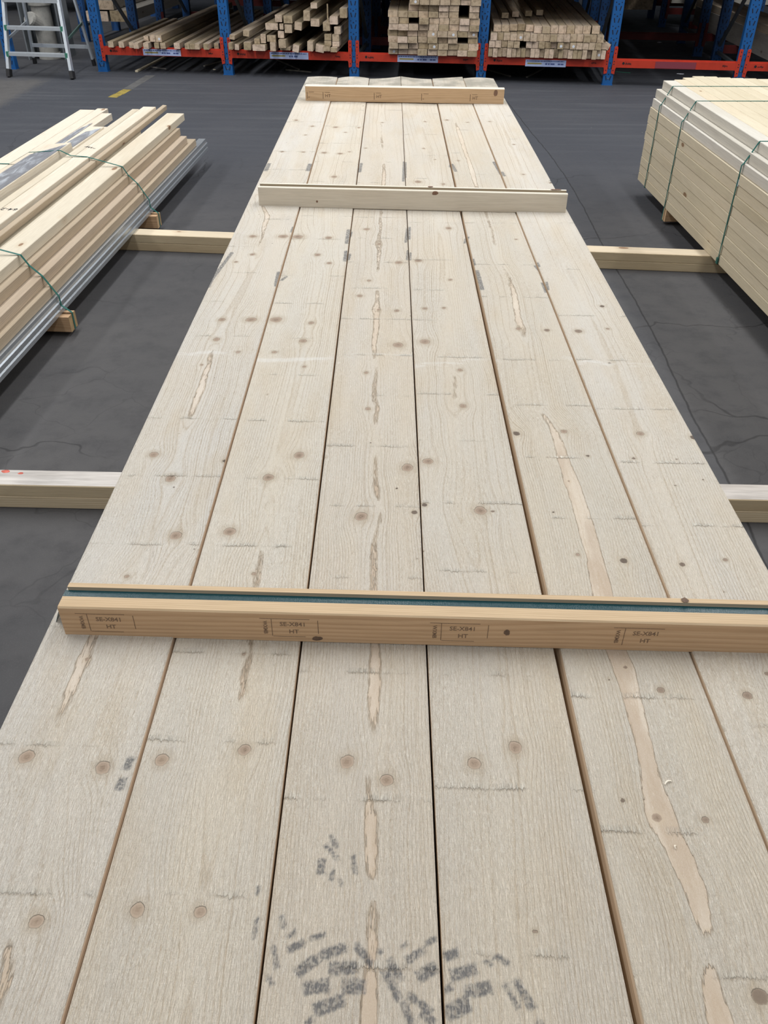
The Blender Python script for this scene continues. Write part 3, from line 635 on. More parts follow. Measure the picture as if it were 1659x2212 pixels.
# ------------------------------------------------------------------ floor bearers
def bearer(P, Q, w, z, label, mats, grp='paired bearers under the three stacks'):
    P, Q = Vector(P), Vector(Q); L = (Q-P).length; a = math.atan2(-(Q.x-P.x), Q.y-P.y)
    d = (Q-P).normalized(); nrm = Vector((-d.y, d.x, 0))
    c = P + nrm*w/2
    b = MB(); pr = chamfer(w, .0446, .0025); n = len(pr)
    V = [(x_, y_, z_) for y_ in (0, L) for x_, z_ in pr]
    F = [(k, (k+1) % n, n+(k+1) % n, n+k) for k in range(n)]+[tuple(range(n-1, -1, -1)), tuple(range(n, 2*n))]
    I = [0, 0, 0, 0, 1, 0, 0, 0, 2, 2]
    o = obj('floor_bearer', mesh('floor_bearer', V, F, mats, I), None, (c.x, c.y, z), (0, 0, a))
    return tag(o, label, 'bearer', grp)
n0, n1 = (-2.45, 2.152, 0), (2.35, 2.065, 0); f0, f1 = (-2.45, 4.585, 0), (2.75, 4.150, 0)
M_film2 = wood_mat('bearer_film_scraps', (.66, .63, .60), (.46, .40, .35), line=.15, weather=.55, var=.03, knots=False)
bearer(n0, n1, .086, .0003, 'lower board of the bearer pair nearest the camera, on the floor', [M_bear, M_bear, M_Lend])
nbr = bearer((-2.42, 2.1515, 0), (2.38, 2.0645, 0), .086, .0451, 'upper board of the nearest bearer pair, white film scraps on top', [M_bear, M_film2, M_Lend])
bearer(f0, f1, .095, .0003, 'lower board of the farther bearer pair, on the floor', [M_bear, M_bear, M_Lend])
bearer((-2.43, 4.5833, 0), (2.77, 4.1483, 0), .095, .0451, 'upper board of the farther bearer pair, top edge worn bright', [M_bear, M_beartop, M_Lend])
M_redp = plain('faded_red_paint', (.45, .10, .07), .7, noise=.9, nscale=60, nmul=1.6)
for (px, py, rr) in ((12, 1018, .018), (45, 1022, .012)):
    w_ = at(px, py, .0903); n = 10
    decal('paint_mark', [(w_.x+rr*math.cos(a)*random.uniform(.6, 1.2), w_.y+rr*.5*math.sin(a)) for a in [2*math.pi*k/n for k in range(n)]], M_redp, None, z=.0900, t=.0003).parent = None
    o = COL.objects[-1]
    o.parent = nbr; o.matrix_parent_inverse = (Matrix.Translation(nbr.location) @ nbr.rotation_euler.to_matrix().to_4x4()).inverted()
    o['label'] = 'faded red paint mark'

# ------------------------------------------------------------------ left bundle
aL = math.radians(2.72); oL = Vector((-1.470, 2.795, 0)); dL = Vector((math.sin(aL), math.cos(aL), 0)); nL_ = Vector((math.cos(aL), -math.sin(aL), 0))
def LB(off, s, z): p_ = oL+dL*s+nL_*off; return Vector((p_.x, p_.y, z))
GL = 'loose timbers of the strapped left bundle'
def lt(off, z, w, h, s1, label, mats=None, s0=-1.7, roll=0, yaw=0, pitch=0, name='timber_stud', grp=GL):
    """off = offset of the right edge from the bundle side (negative = leftwards)"""
    p_ = LB(off-w/2, s0, z)
    o = timber(name, w, s1-s0, h, mats or [M_L, M_Lend], p_, -aL+yaw, roll, pitch)
    return tag(o, label, 'timber', grp)
g_ = .0006
hid = 'spruce stud inside the left bundle below its visible top pieces'
GH = 'hidden studs inside the left bundle'
def fill(z, h, x_from, x_to, w, s1):
    x_ = x_from
    while x_-w > x_to-1e-6:
        lt(x_, z, w-g_, h-g_, s1-rnd.uniform(0, .25), hid, s0=-1.7+rnd.uniform(0, .2), grp=GH); x_ -= w
fill(.0905, .0750, -.062, -.90, .100, 3.1)
fill(.1660, .0450, -.126, -.90, .096, 3.1)
fill(.2110, .0450, -.152, -.88, .096, 3.1)
fill(.2560, .0450, -.172, -.86, .096, 3.1)
fill(.3010, .0450, -.276, -.60, .098, 3.05)
lt(-.026, .1660, .098, .0444, 3.32, 'lowest wooden stud at the right side of the left bundle, directly above the metal rail', [M_Lt, M_Lend])
lt(-.053, .2110, .096, .0444, 3.20, 'stud with a brown knot, second wooden layer up at the left bundle side', [M_Lt, M_Lend])
lt(-.098, .2560, .072, .0444, 3.22, 'faintly stamped stud, third wooden layer up at the left bundle side', [M_Lt, M_Lend])
E_ = lt(-.142, .3012, .120, .044, 3.45, 'wide pale top board reaching farthest right on the left bundle', yaw=-.004)
lt(-.268, .3470, .028, .030, 3.55, 'narrow tilted strip between two top boards of the left bundle', [M_Lt, M_Lend], roll=.10)
G_ = lt(-.318, .3480, .088, .0455, 3.40, 'pale top stud with handwritten black marks on the left bundle', yaw=-.004)
lt(-.410, .3480, .048, .0450, 3.32, 'narrow pale stud left of the marked stud on the left bundle', yaw=-.004)
H_ = lt(-.462, .3700, .150, .0475, 2.25, 'film covered top board ending short of the others on the left bundle', roll=-.10)
lt(-.500, .3470, .100, .0225, 2.9, 'thin board under the film covered board of the left bundle', [M_L, M_Lend])
lt(-.615, .3020, .070, .0450, 3.40, 'stud with long free end left of the film covered board on the left bundle')
lt(-.690, .3020, .075, .0450, 3.55, 'second stud from the outer left side of the left bundle')
lt(-.768, .3020, .105, .0450, 3.50, 'outermost wide stud on the far left side of the left bundle')
# handwriting on the marked stud
for lx, ly, s_, rt in ((-.0, 2.12+1.7-1.08, '2-49', math.pi/2), (0, 0, '', 0)):
    pass
def write_on(o, px, py, z, txt, size, rot):
    w_ = at(px, py, z); M_ = (Matrix.Translation(o.location) @ o.rotation_euler.to_matrix().to_4x4()).inverted(); l_ = M_ @ Vector((w_.x, w_.y, z))
    obj('handwriting', text_mesh(txt, size, M_inkb, 'handwriting'), o, (l_.x, l_.y, l_.z+.0006), (0, 0, rot))
write_on(G_, 20, 452, .3935, '64-2', .045, math.pi*.98)
write_on(G_, 195, 319, .3935, '~vw', .05, 2.6)
write_on(E_, 229, 346, .3452, '13', .03, 2.6)
# galvanised rail along the bundle's lower right side
b = MB(); pr = [(0, 0), (0, .018), (-.008, .023), (-.008, .030), (0, .035), (0, .048), (-.006, .052), (-.010, .060), (-.010, .0745), (-.060, .0745), (-.060, .0725), (-.0125, .0725), (-.0125, .0600), (-.0085, .0505), (-.0025, .0465), (-.0025, .0365), (-.0105, .0310), (-.0105, .0220), (-.0025, .0170), (-.0025, 0)]
b.extrude(pr[::-1], 0, 5.25)
p_ = LB(-.0002, -1.72, .0905); tag(b.obj('steel_rail', [M_zinc], None, p_, (0, 0, -aL)), 'ribbed galvanised steel rail along the right foot of the left bundle', 'rail')
# wrapping film
def film(pts, label, seed):
    rg = random.Random(seed); n, m_ = 16, 7; V = []
    (a0, a1), (b0, b1) = pts          # two long edges, each from near to far: (near, far)
    for i in range(n+1):
        f = i/n
        A_ = Vector(a0).lerp(Vector(a1), f); B_ = Vector(b0).lerp(Vector(b1), f)
        for j in range(m_+1):
            v = A_.lerp(B_, j/m_); v.z += rg.uniform(-.0015, .002) if 0 < j < m_ else 0; V.append(v)
    N = len(V); V2 = V+[v-Vector((0, 0, .0004)) for v in V]; F = []
    for i in range(n):
        for j in range(m_):
            q_ = (i*(m_+1)+j, i*(m_+1)+j+1, (i+1)*(m_+1)+j+1, (i+1)*(m_+1)+j); F.append(q_)
    o = obj('wrapping_film', mesh('wrapping_film', V, F, [M_film], smooth=True)); return tag(o, label, 'film')
def HP(x, y, z):
    v = (Matrix.Translation(H_.location) @ H_.rotation_euler.to_matrix().to_4x4()) @ Vector((x, y, z)); return v
film(((HP(.073, .15, .0488), HP(.072, 3.90, .0490)), (HP(-.076, .15, .0488), HP(-.078, 3.72, .0490))), 'crumpled grey plastic film over the top board of the left bundle', 3)
film(((LB(-.622, 1.4, .3505), LB(-.640, 3.1, .3505)), (LB(-.692, 1.2, .3505), LB(-.675, 2.9, .3505))), 'narrow scrap of plastic film on the far studs of the left bundle', 5)
film(((LB(-.510, 2.28, .3725), LB(-.500, 2.85, .3725)), (LB(-.595, 2.26, .3725), LB(-.565, 2.75, .3725))), 'small plastic film scrap beyond the short top board of the left bundle', 8)
def prof_strap(P0, along, across, pts, w, label, mat=None, name='packing_strap', cat='strap'):
    P = [P0+across*a_+Vector((0, 0, z_)) for a_, z_ in pts]
    V, F = ribbon(P, w, .0009, along); return tag(obj(name, mesh(name, V, F, [mat or M_strapg])), label, cat, 'thin green straps round the bundles')
for s_, lab in ((.655, 'thin green strap round the left bundle, the nearer one'), (2.06, 'thin green strap round the left bundle, the farther one')):
    pts = [(-.45, .018), (.043, .018), (.043, .0935), (.0025, .125), (.0015, .166), (-.050, .256), (-.0965, .302), (-.122, .3468), (-.316, .3955), (-.405, .400), (-.460, .4265), (-.640, .4120), (-.768, .349), (-.874, .3485), (-.905, .30), (-.905, .0935), (-.93, .0935), (-.93, .018), (-.45, .018)]
    prof_strap(LB(0, s_, 0), dL, nL_, [(a_, z_+.0008) for a_, z_ in pts], .012, lab)
def block(P, a, ln, w, h, label, mats=(M_batA, M_batAend)):
    """short grooved cross block, P = its right end, runs towards -across"""
    o = timber('cross_block', w, ln, h, list(mats), P, a); return tag(o, label, 'block', 'cross blocks strapped under the bundles')
# the blocks sit just under the bundles, held by the straps; two halves with the strap between
for s_, nm in ((.655, 'nearer'), (2.06, 'farther')):
    for k, (ds, ww, hf) in enumerate(((-.027, .034, 'near half'), (.021, .022, 'far half'))):
        P = LB(.042, s_+ds, .019)
        block(P, math.pi/2-aL, .97, ww, .0710, '%s of the %s cross block under the left bundle' % (hf, nm))

# ------------------------------------------------------------------ right bundle
aR = math.radians(-1.683); oR = Vector((1.628, 5.663, 0)); dR = Vector((math.sin(aR), math.cos(aR), 0)); nR = Vector((math.cos(aR), -math.sin(aR), 0))
def RB(off, s, z): p_ = oR+dR*s+nR*off; return Vector((p_.x, p_.y, z))
ORD = ['first', 'second', 'third', 'fourth', 'fifth', 'sixth', 'seventh', 'eighth', 'ninth', 'tenth', 'eleventh', 'twelfth', 'thirteenth', 'fourteenth']
HS = .0485
rowoff = [0., .003, -.002, .002, -.001, .001, -.003, .002, -.002, .006, .022, .052]
for r_ in range(12):
    for c_ in range(13):
        top = r_ == 11
        if c_ not in (0,) and not top and rnd.random() < -1: continue
        w_ = .0750; off = rowoff[r_]+c_*.0756
        if r_ < 9 and c_ == 12: w_ = .10
        ends = -.0+rnd.uniform(-.012, .012)+(.05*min(c_, 3)-(.02*max(0, c_-4)) if top else 0)+(-.01 if c_ else 0)
        p_ = RB(off+w_/2, -4.35, .0905+r_*HS)
        mats = [M_Rw if (r_ in (11, 10, 9) and c_ == 0) else M_R, M_Rend]
        l_ = 4.35+ends
        o = timber('timber_stud', w_-.0008, round(l_, 2), HS-.0006, mats, p_, -aR)
        if c_ == 0: lab = '%s stud from the top on the left face of the right pack' % ORD[11-r_]; grp = 'studs of the strapped right pack'
        elif top: lab = '%s stud from the left in the top layer of the right pack' % ORD[c_]; grp = 'studs of the strapped right pack'
        else: lab = 'planed spruce stud inside the strapped pack on the right'; grp = 'inner studs of the strapped right pack'
        tag(o, lab, 'stud', grp)
for s_, lab, blk in ((-.19, 'farthest thin green strap round the right pack', 0), (-.62, 'middle thin green strap round the right pack', 1), (-1.535, 'nearest thin green strap round the right pack with white tag', 0), (-3.1, 'green strap round the right pack beyond the picture edge', 1)):
    ztop = .0905+12*HS
    zb = .018 if blk else .0890
    pts = [(.45, zb), (-.006, zb), (-.0045, .15), (-.0045, .0905+9.8*HS), (.0045, .0905+10*HS), (.050, ztop-.004), (.054, ztop+.001), (.5, ztop+.0015), (1.025, ztop+.001), (1.03, zb), (.45, zb)]
    st = prof_strap(RB(0, s_, 0), -dR, nR, pts, .011, lab)
    if abs(s_+1.535) < .01:
        b = MB(); b.box(-.006, -.001, -.010, .010, .472, .503); o = b.obj('strap_tag', [M_white], st, RB(.003, s_, 0), (0, 0, -aR)); o['label'] = 'small white tag folded on the strap'
        b = MB(); b.box(-.010, -.003, -.009, .009, .094, .122); b.obj('strap_seal', [M_strapg], st, RB(0, s_, 0), (0, 0, -aR))
    if blk:
        block(RB(.004, s_, .019), -math.pi/2-aR, .99, .060, .0705, 'orange cross block under the right pack at its %s strap' % ('middle' if s_ > -2 else 'outermost'), (M_batC, M_batC))

# ------------------------------------------------------------------ racking
P0 = Vector((-3.076, 9.997, 0)); dk = Vector((5.298, -.525, 0)).normalized(); nk = Vector((-dk.y, dk.x, 0)); aK = math.atan2(dk.y, dk.x)
def RK(x, y, z): p_ = P0+dk*x+nk*y; return Vector((p_.x, p_.y, z))
def rkpx(px, py, dep=0.):
    q_ = P0+nk*dep; v = fwd*FPX+RR*(px-CX)-UU*(py-CY); t_ = (q_-CAM).dot(nk)/v.dot(nk); p_ = CAM+v*t_
    return (p_-P0).dot(dk), p_.z
POSTX = [-1.06, -.026, 1.359, 2.713, 4.04, 5.338, 6.635, 7.98]
HP = 2.3
def post_mesh(front):
    b = MB(); b.box(-.05, .05, 0, .003, 0, HP); b.box(-.05, -.047, .003, .07, 0, HP); b.box(.047, .05, .003, .07, 0, HP)
    b.box(-.047, -.030, .067, .07, 0, HP); b.box(.030, .047, .067, .07, 0, HP); b.box(-.055, .055, -.008, .08, 0, .004)
    return b.mesh('upright_post', [M_blue if front else M_blue_shade])
def slots_mesh():
    b = MB(); z = .045
    while z < 1.05:
        for sx in (-1, 1):
            Mt = Matrix.Translation((sx*.021, 0, z+.02)) @ Matrix.Rotation(sx*math.radians(14), 4, 'Y')
            b.box(-.0048, .0048, -.0008, .0008, -.020, .020, 0, Mt)
            b.box(sx*.027-.0045, sx*.027+.0045, -.0008, .0008, z+.066, z+.075)
        b.box(-.0055, .0055, -.0008, .0008, z+.050, z+.061)
        z += .1025
    return b.mesh('perforations', [M_slot])
me_pf, me_pb, me_sl = post_mesh(True), post_mesh(False), slots_mesh()
def beam_mesh(L, red):
    b = MB(); b.box(.052, L-.052, -.012, .038, .165, .232); b.box(.052, L-.052, .004, .038, .232, .242); return b.mesh('beam', [red])
def conn_mesh(sgn, red):
    b = MB(); prof = [(-.017, .112), (.015, .104), (.018, .150), (.024, .165), (.024, .235), (.018, .250), (.017, .345), (.008, .356), (-.017, .350)]
    if sgn < 0: prof = [(-x_, z_) for x_, z_ in prof][::-1]
    b.extrude(prof, -.013, -.004)
    return b.mesh('beam_connector', [red])
me_cR, me_cL = conn_mesh(1, M_red), conn_mesh(-1, M_red); me_cRd, me_cLd = conn_mesh(1, M_red_shade), conn_mesh(-1, M_red_shade)
def dots_mesh():
    b = MB()
    for z in (.135, .19, .215, .29, .325): b.box(-.005, .005, -.0145, -.0125, z, z+.009)
    return b.mesh('connector_holes', [M_slot])
me_dots = dots_mesh()
def scribble(w, seed):
    rg = random.Random(seed); b = MB()
    for k in range(7): b.box(k*w/7, k*w/7+w/11, -.0135, -.0118, .197+rg.uniform(-.006, .002), .207+rg.uniform(-.003, .006))
    return b.mesh('marking', [M_marker])
def rack(name, dep, label, detail, xs=POSTX, skip=(0,), braces=True):
    root = empty(name, RK(0, dep, 0), (0, 0, aK)); tag(root, label, 'rack', 'blue and orange pallet racks')
    for x in xs:
        for yy, me_ in ((0, me_pf if detail else me_pb), (1.08, me_pb)):
            po = obj('upright_post', me_, root, (x, yy, 0), (0, 0, 0 if yy == 0 else 0))
            if detail or yy == 0:
                sl_ = obj('perforations', me_sl, po); sl_['kind'] = 'stuff'
            if detail and yy == 0:
                bb = MB(); bb.lathe([(.006, 0), (.006, .004), (0, .004)], 10)
                for zz in (.062, .158): obj('bolt', bb.mesh('bolt', [M_bolt]), po, (0, -.001, zz), (math.pi/2, 0, 0))
        if not braces or (detail and x < -1): continue
        for z0_, z1_ in ((.25, 1.05), (1.85, 1.05)):
            bb = MB(); bb.bar((x, 1.075, z0_), (x, .06, z1_), .03, .03); bb.obj('diagonal_brace', [M_brace], root)
        bb = MB(); bb.bar((x, 1.075, .18), (x, .075, .18), .03, .03); bb.obj('cross_brace', [M_brace], root)
    for i in range(len(xs)-1):
        if i in skip: continue
        L = xs[i+1]-xs[i]
        for yy in (0, 1.12):
            if i == 5 and (dep < 1 or dep > 1) and (yy > 0 or dep > 3): continue
            be = obj('beam', beam_mesh(L, M_red if (detail and yy == 0) else M_red_shade), root, (xs[i], yy, 0))
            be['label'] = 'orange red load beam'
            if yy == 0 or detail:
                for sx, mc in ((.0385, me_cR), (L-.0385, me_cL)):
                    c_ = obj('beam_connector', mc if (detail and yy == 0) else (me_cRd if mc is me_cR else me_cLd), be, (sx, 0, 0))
                if detail and yy == 0:
                    dd = MB()
                    for sx in (.036, L-.036):
                        for z in (.135, .19, .215, .29, .325): dd.box(sx-.005, sx+.005, -.0145, -.0125, z, z+.008)
                    o = dd.obj('connector_holes', [M_slot], be); o['kind'] = 'stuff'
                    obj('marking', scribble(.05, i), be, (L-.19, 0, 0)); obj('marking', scribble(.06, i+9), be, (.15, 0, 0))
                    bb = MB(); bb.lathe([(.012, 0), (.012, .002), (0, .002)], 12); obj('marking', bb.mesh('marking', [M_marker]), be, (.13, -.012, .205), (math.pi/2, 0, 0))
        # unseen upper level, added so that its load shades the bays
        for yy in (0, 1.12):
            obj('beam', beam_mesh(L, M_red), root, (xs[i], yy, .80))
    return root
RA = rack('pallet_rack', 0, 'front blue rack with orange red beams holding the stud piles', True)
RB_ = rack('pallet_rack', 2.05, 'shade-darkened blue rack standing second behind the front rack', False)
RC = rack('pallet_rack', 4.75, 'farthest shade-darkened blue rack behind the two others', False, braces=False)
# shelf label holders
def price(bay, x0, x1, z0, z1, blank=False):
    be = [c for c in RA.children if c.name.startswith('beam')]
    root = RA
    b = MB(); b.box(x0, x1, -.0145, -.0125, z0, z1, 0)
    o = b.obj('price_label', [M_card if not blank else M_clear], root)
    if blank: o['label'] = 'empty clear label holder'; return
    o['label'] = 'pale lilac printed label'
    t = MB(); w = x1-x0; h = z1-z0; rg = random.Random(bay); x = x0+.03*w
    while x < x0+.94*w:
        l_ = rg.uniform(.02, .075)*w; t.box(x, min(x+l_, x0+.95*w), -.0152, -.0144, z1-.27*h, z1-.12*h); x += l_+.010*w
    for a_, b_ in ((.49, .54), (.56, .60), (.62, .72), (.80, .86), (.87, .94)) if bay != 2 else ((.50, .54), (.56, .60), (.63, .72)):
        t.box(x0+a_*w, x0+b_*w, -.0152, -.0144, z0+.28*h, z0+.52*h)
    t.obj('label_text', [M_cardtext], o); t = MB(); t.box(x0+.05*w, x0+.40*w, -.0152, -.0144, z0+.34*h, z0+.56*h); t.obj('label_band', [M_cardyellow], o)
M_clear = plain('clear_label_holder', (.26, .05, .07), .2, spec=.8)
price(1, .458, .868, .170, .230); price(2, 1.826, 2.236, .168, .231); price(3, 3.170, 3.590, .168, .230); price(4, 4.485, 4.895, .157, .218); price(5, 5.784, 6.185, .168, .228, True)

# ---- studs stored in the rack
NST = ['bay with the fallen sticks', 'second bay', 'third bay', 'fourth bay']
def stud(x, z, w, h, ln, label, dep=-.07, yaw=0, roll=0, grp='', mats=None, dot=False, name='stored_stud', cat='stud'):
    p_ = RK(x, dep, z)
    o = timber(name, round(w, 3), round(ln, 1), round(h, 3), mats or [M_rk, M_rke], p_, yaw, roll); tag(o, label, cat, grp)
    if dot:
        b = MB(); b.lathe([(.013, 0), (.013, .0012), (0, .0012)], 12); obj('price_dot', b.mesh('price_dot', [M_white]), o, (w*.1, -.0002, h*.45), (math.pi/2, 0, 0))
    return o
# bay one (left)
def P1(zx, zy): return rkpx(zx/3.318, zy/3.318)
G1 = 'studs lying in the left rack bay'
b1 = [(815,352,.058,.055),(890,356,.055,.055),(962,357,.050,.052),(1008,367,.052,.052),(1077,364,.055,.055),(1140,355,.050,.052),(1185,357,.055,.052),(1285,362,.062,.055),(1357,360,.050,.052),(1393,364,.050,.052),(1428,367,.052,.052),(1492,366,.056,.055),(1550,362,.05,.05)]
n1 = ['leftmost of the studs lying on the left bay beam', 'second stud from the left on the left bay beam', 'third stud from the left on the left bay beam', 'fourth stud from the left, jutting forward, left bay',
      'fifth stud from the left on the left bay beam', 'yellowish stud under the raised pair in the left bay', 'stud right of the yellowish stud in the left bay', 'reddish stud alone between two groups in the left bay',
      'first stud of the right hand group in the left bay', 'second stud of the right hand group in the left bay', 'third stud of the right hand group in the left bay', 'fourth stud of the right hand group in the left bay', 'rearmost short stud beside the second post in the left bay']
def relax(L, zmin=.2428, x0=0., x1=9.):
    # nudge neighbouring cross sections [x, zbottom, w, h] apart so that no two studs share space
    for it in range(400):
        mv = False
        for i in range(len(L)):
            for j in range(i):
                a, b_ = L[i], L[j]
                ox = (a[2]+b_[2])/2+.001-abs(a[0]-b_[0]); za, zb = a[1]+a[3]/2, b_[1]+b_[3]/2; oz = (a[3]+b_[3])/2+.001-abs(za-zb)
                if ox > 0 and oz > 0:
                    mv = True
                    if ox < oz*1.0: s_ = 1 if a[0] > b_[0] else -1; a[0] += s_*ox*.5; b_[0] -= s_*ox*.5
                    else:
                        up = a if za > zb else b_; up[1] += oz
        for a in L:
            a[0] = min(max(a[0], x0+a[2]/2), x1-a[2]/2); a[1] = max(a[1], zmin)
            if it % 40 == 39: a[2] *= .985; a[3] *= .99
        if not mv: break
    return L
LL = [[*P1(a_, b_), w, h] for a_, b_, w, h in b1]
for q_ in LL: q_[1] = .2428
LL += [[P1(1100, 275)[0], .300, .060, .060], [P1(1150, 310)[0], .300, .062, .062], [P1(1065, 300)[0]-.03, .300, .05, .045]]
relax(LL, x0=.08, x1=1.30)
for k, ((x, z, w, h), lb) in enumerate(zip(LL, n1)):
    pass; stud(x, z, w, h, [2.0, 2.0, 3.0, 2.9, 3.0, 3.0, 3.1, 3.0, 3.1, 3.1, 3.1, 3.1, 2.9][k], lb, dep=-.06-(.05 if k in (3, 4) else 0)+(.08 if k == 12 else 0), yaw=aK+.02, grp=G1,
         mats=None)
(x, z, w, h) = LL[13]; stud(x, z, w, h, 3.3, 'raised square stud on top of the pile in the left bay', dep=-.03, yaw=aK+.02, grp=G1)
(x, z, w, h) = LL[14]; stud(x, z, w, h, 3.2, 'raised stud turned on edge with a white sticker, left bay', dep=-.04, yaw=aK+.02, grp=G1, dot=True)
(x, z, w, h) = LL[15]; stud(x, z, w, h, 3.0, 'short upper stud left of the raised pair in the left bay', dep=.02, yaw=aK+.02, grp=G1)
# bay two
def P2(zx, zy): return rkpx(450+zx/4.147, zy/4.147)
G2 = 'loose studs heaped in the second rack bay'
b2 = [(190,345,.06,.045,.6,'leftmost stud resting against the second post'),(350,318,.07,.06,.5,'stud slanting over the left part of the heap'),(215,430,.045,.07,0,'narrow upright stud by the second post'),(268,440,.05,.06,.3,'tilted stud beside the narrow one'),
      (370,437,.085,.08,0,'pale square stud on the beam'),(478,440,.15,.062,0,'widest flat stud on the beam'),(450,383,.065,.05,0,'dark reddish stud end above the wide one'),(505,378,.06,.09,.1,'yellow brown stud above the wide one'),(578,375,.10,.065,0,'light stud end over the dark one'),
      (580,260,.145,.065,0,'long wide stud crossing high on the heap'),(667,258,.045,.06,0,'small yellow stud end high in the heap'),(662,333,.07,.07,.1,'shaded stud in the middle of the heap'),(728,288,.085,.085,0,'bright square stud end in the middle'),(812,262,.085,.08,.5,'bright stud turned diagonally'),
      (640,190,.08,.07,.1,'top left light stud of the heap'),(725,203,.10,.075,0,'top middle light stud of the heap'),(955,70,.075,.055,0,'highest stud end near the picture edge'),(890,180,.075,.10,.15,'reddish brown weathered stud'),(965,230,.10,.075,.1,'light stud above the dark hollow'),
      (597,447,.065,.09,0,'dark grey stud on the beam'),(685,420,.085,.085,0,'light square stud on the beam in the middle'),(700,443,.12,.03,0,'flat board under the light square stud'),(795,455,.075,.075,.7,'stud standing on its corner'),(930,443,.065,.10,.2,'brown stud leaning left of the neat column'),(1005,460,.10,.08,.6,'bright stud lying on its edge'),
      (1075,270,.08,.085,0,'grey stud on top of the neat column, left'),(1165,305,.075,.075,0,'grey stud on top of the neat column, right'),(1080,352,.08,.062,0,'left stud, third layer of the neat column'),(1150,372,.08,.070,0,'right stud, third layer of the neat column'),(1080,402,.08,.052,0,'left stud, second layer of the neat column'),
      (1150,410,.08,.052,0,'right stud, second layer of the neat column'),(1073,447,.08,.048,0,'left stud, bottom of the neat column'),(1140,452,.075,.045,0,'right stud, bottom of the neat column'),(1125,212,.09,.08,0,'stud end behind the thin vertical stick'),(1220,155,.08,.095,0,'pale stud end beside the third post')]
LL = relax([[*P2(q_[0], q_[1]), q_[2]*.90, q_[3]*.90] for q_ in b2], x0=1.42, x1=2.655)
for k, ((x, z, w, h), (_a, _b, _c, _d, rl, lb)) in enumerate(zip(LL, b2)):
    o = stud(x, z, w, h, 2.9+.2*(k % 3), lb+', second bay', dep=-.06-.03*(k % 3)*(z < .3), yaw=aK, roll=rl*.25, grp=G2, mats=None)
x, z = P2(1078, 215); b = MB(); b.bar((0, 0, 0), (.0, .01, .20), .012, .012); tag(b.obj('thin_stick', [M_rke], None, RK(x, -.05, z-.02)), 'thin upright stick among the studs of the second bay', 'stick')
# bay three: tidy wall of ends
G3 = 'stud ends stacked in rows in the third rack bay'
COLN = ['1st', '2nd', '3rd', '4th', '5th', '6th', '7th', '8th', '9th', '10th', '11th', '12th', '13th', '14th', '15th', '16th', '17th', '18th', '19th', '20th', '21st', '22nd', '23rd', '24th', '25th', '26th', '27th', '28th', '29th']
rg = random.Random(5)
for r_ in range(10):
    x0 = 3.075+.008*math.sin(r_*1.7)
    for c_ in range(9):
        if r_ >= 6 and c_ < 2 and r_ > 6: continue
        if (r_, c_) in ((5, 2), (2, 7), (6, 7), (7, 7), (1, 6)): 
            if (r_, c_) != (1, 6): continue
        w = .1005; x = x0+c_*.1015+.052
        stud(x, .2430+r_*.0552+(0 if r_ else 0), w-rg.uniform(.0015, .006), .0545-rg.uniform(0, .002), 3.2, 'stud end, %s from the left in the %s row up, third bay' % (COLN[c_], ORD[r_]), dep=-.07+rg.uniform(-.035, .035)+(.02 if r_ > 6 else 0), yaw=-.03, grp=G3,
             roll=0, dot=(r_, c_) in ((0, 0), (1, 4), (3, 4), (3, 6), (3, 8), (8, 2)))
# bay four: narrow studs on edge
G4 = 'narrow stud ends packed in the fourth rack bay'
rows4 = [(.243, .047, .083, 25, 4.098, 'bottom'), (.3275, .062, .060, 19, 4.10, 'second'), (.389, .066, .066, 17, 4.11, 'third')]
for r_, (z, w, h, n, x0, rn) in enumerate(rows4):
    for c_ in range(n):
        x = x0+w/2+c_*w
        if (r_, c_) in ((1, 5),): continue
        stud(x, z, w-.002-rg.uniform(0, .002), h-.001-rg.uniform(0, .004), 3.1, 'stud end, %s from the left in the %s row of the fourth bay' % (COLN[c_], rn), dep=-.06+rg.uniform(-.03, .03), yaw=aK, grp=G4, dot=(r_, c_) in ((1, 5), (1, 11), (1, 13), (0, 23), (2, 4)))
for c_ in range(13):
    x = 4.125+.05+c_*.0805; z = .4555
    if c_ == 12: x += .01; z = .4555
    stud(x, z+(0 if c_ > 6 else rg.uniform(0, .004)), .076, .070 if c_ > 6 else .060, 3.3, 'top stud, %s from the left on the fourth bay pile' % COLN[c_], dep=-.03+(-.05+.008*c_ if c_ > 6 else rg.uniform(-.02, .18)), yaw=-.065+rg.uniform(-.002, .002), grp=G4)
for k, (x, z) in enumerate(((4.25, .520), (4.36, .523), (4.50, .522), (4.62, .522))):
    stud(x, z+.008, .07, .05, 2.6, 'loose stud %s lying back on top of the fourth bay pile' % ['at the left', 'left of the middle', 'right of the middle', 'at the right'][k], dep=.45+.1*k, yaw=-.04, grp=G4)
stud(5.262, .330, .062, .060, 3.0, 'stud tipped on its corner at the right end of the fourth bay', dep=-.02, yaw=.0, roll=.5, grp=G4)
# timbers through the right bay
G6 = 'big grey timbers in the far right bay'
for k, (x, dp, z, w, h, ln, lb) in enumerate(((7.13, -.05, .2430, .42, .200, 3.0, 'large grey weathered timber lying low in the far right bay'), (7.02, -.03, .4440, .19, .075, 3.0, 'brown square timber on the large grey timber'), (7.23, -.02, .4440, .19, .065, 3.0, 'second brown timber on the large grey timber, to the right'),
        (6.20, 4.45, .2430, .42, .22, 2.4, 'large grey timber deep in the farthest rack on the right'))):
    stud(x, z, w, h, ln, lb, dep=dp, yaw=-.02, grp=G6, mats=[M_old if k in (0, 3) else M_rk, M_rke], name='large_timber', cat='timber')
